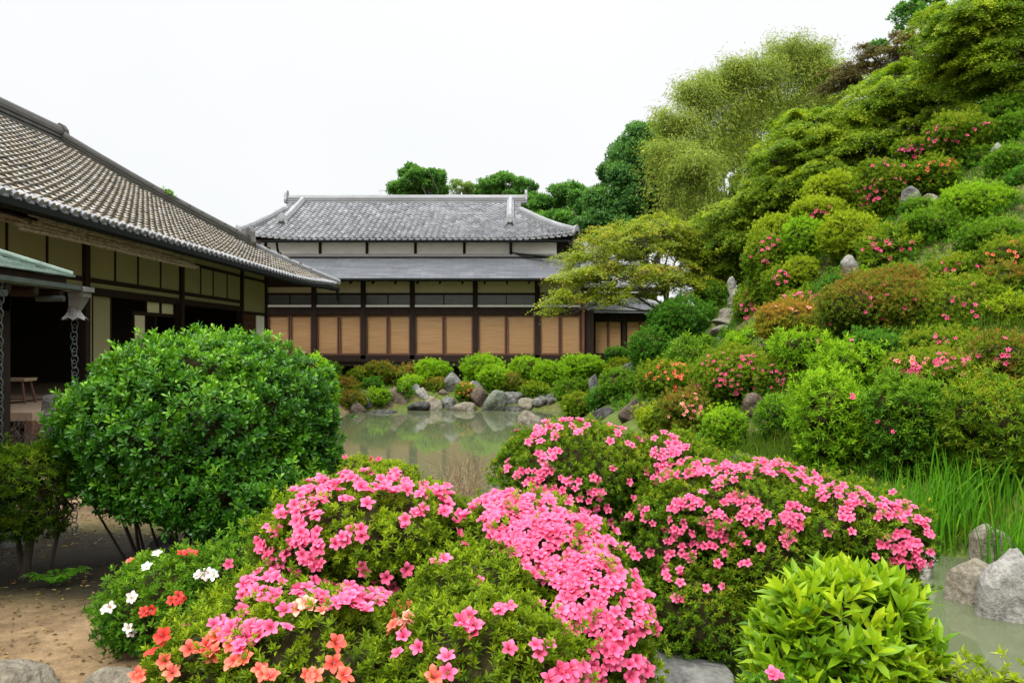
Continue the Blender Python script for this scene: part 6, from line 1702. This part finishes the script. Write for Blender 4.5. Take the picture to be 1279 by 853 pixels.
# ground cover over the slope, the bank and the far shore
rg = np.random.default_rng(77)
def strew(n, x0, x1, y0, y1, cond):
    q = np.stack([rg.uniform(x0, x1, n), rg.uniform(y0, y1, n)], -1)
    sd_ = pond_sd(q[:, 0], q[:, 1]); k = (sd_ > .22) & cond(q[:, 0], q[:, 1], sd_); q = q[k]
    return np.stack([q[:, 0], q[:, 1], ground(q[:, 0], q[:, 1]) - .01], -1)
pt = strew(60000, 2.2, 14, 8.5, 27, lambda x, y, s: (x > 2.4 + .03 * (y - 8)) & (noise(np.stack([x, y, x * 0], -1), .9, 1) > -.35) & ((x - 8.25) ** 2 + (y - 17.2) ** 2 > .8))
tag(blades('meadow_grass', pt, len(pt), .15, .012, 0, LM['meadow'], 71, None, .5), 'short mixed grass and weeds covering the hillside between the shrubs', 'grass', kind='stuff')
pt = strew(24000, 2.6, 7.5, 8.6, 13.2, lambda x, y, s: noise(np.stack([x, y, x * 0], -1), 1.1, 2) > -.4)
tag(blades('tall_grass', pt, len(pt), .34, .010, 0, LM['meadow'], 72, None, .45), 'longer pale and green grass on the bank behind the pink azalea', 'grass', kind='stuff')
pt = strew(9000, -6, 4, 27.2, 32, lambda x, y, s: s < 3.5)
tag(blades('shore_grass', pt, len(pt), .13, .016, 0, LM['meadow'], 73, None, .5), 'thin short grass along the far shore of the pond', 'grass', kind='stuff')
pt = strew(2600, -.3, 2.0, 3.6, 5.5, lambda x, y, s: noise(np.stack([x, y, x * 0], -1), 1.5, 2) > .1)
tag(blades('path_grass', pt, len(pt), .07, .006, 0, LM['grass'], 74, None, .6), 'sparse grass between the two pink azaleas', 'grass', kind='stuff')
# leaf litter on the bare soil
q = np.stack([rg.uniform(-6, 1.5, 9000), rg.uniform(2.6, 11, 9000)], -1); q = q[(pond_sd(q[:, 0], q[:, 1]) > .5) & (noise(np.stack([q[:, 0], q[:, 1], q[:, 0] * 0], -1), 1.4, 1) > -.2)]
lp = np.stack([q[:, 0], q[:, 1], ground(q[:, 0], q[:, 1]) + .006], -1)
aa = rg.uniform(0, 6.28, len(lp))
V, F3, F4, rn = leaf_geo(lp, np.stack([np.cos(aa), np.sin(aa), rg.normal(0, .12, len(lp))], -1), unit(np.array([0, 0, 1.0]) + rg.normal(0, .25, lp.shape)), .035, .014, 'lo', rg.random(len(lp)), rg)
LM['litter'] = leaf_mat('dead_leaves', [(0, (.05, .032, .03)), (.5, (.13, .075, .06)), (.85, (.23, .14, .10)), (1, (.26, .19, .14))], .8, .05, .2)
tag(build('leaf_litter', V, [F3, F4], LM['litter'], None, rnd=rn), 'brown fallen leaves lying on the sandy soil', 'leaf litter', kind='stuff')
# broad-leaved weeds on the slope
pt = strew(5200, 2.6, 12, 9, 25, lambda x, y, s: noise(np.stack([x, y, x * 0], -1), 1.2, 0) > -.1)
pt[:, 2] += rg.uniform(.03, .22, len(pt))
V, F3, F4, rn = rosettes(pt, unit(np.array([0, 0, 1.0]) + rg.normal(0, .35, pt.shape)), 8, .11, .035, 'lo', rg)
tag(build('ground_cover', V, [F3, F4], LM['green'], None, rnd=rn), 'leafy weeds scattered over the hillside soil', 'ground cover', kind='stuff')


# a weed that has taken root on the hip ridge of the left hall
_q = P(182, 216, 26.2); _v = 4.6; _q = Ls(np.array([Lhip(_v)]), np.array([_v]))[0] + [0, 0, .33]
_t = thing('roof_weed', 'small green weed growing out of the mossy hip ridge of the left hall roof', 'weed', _q)
_p = _q + rng.normal(0, .07, (26, 3)) * [1, 1, 1.2] + [0, 0, .10]
V, F3, F4, rn = rosettes(_p, unit(np.array([0, 0, 1.0]) + rng.normal(0, .5, _p.shape)), 6, .10, .04, 'lo', rng)
build('foliage', V, [F3, F4], LM['bright'], _t, rnd=rn)
MB().tube([_q - [0, 0, .03], _q + [.01, 0, .08], _q + [.02, .02, .2]], [.012, .01, .004], 5).build('stem', M['twig'], _t)
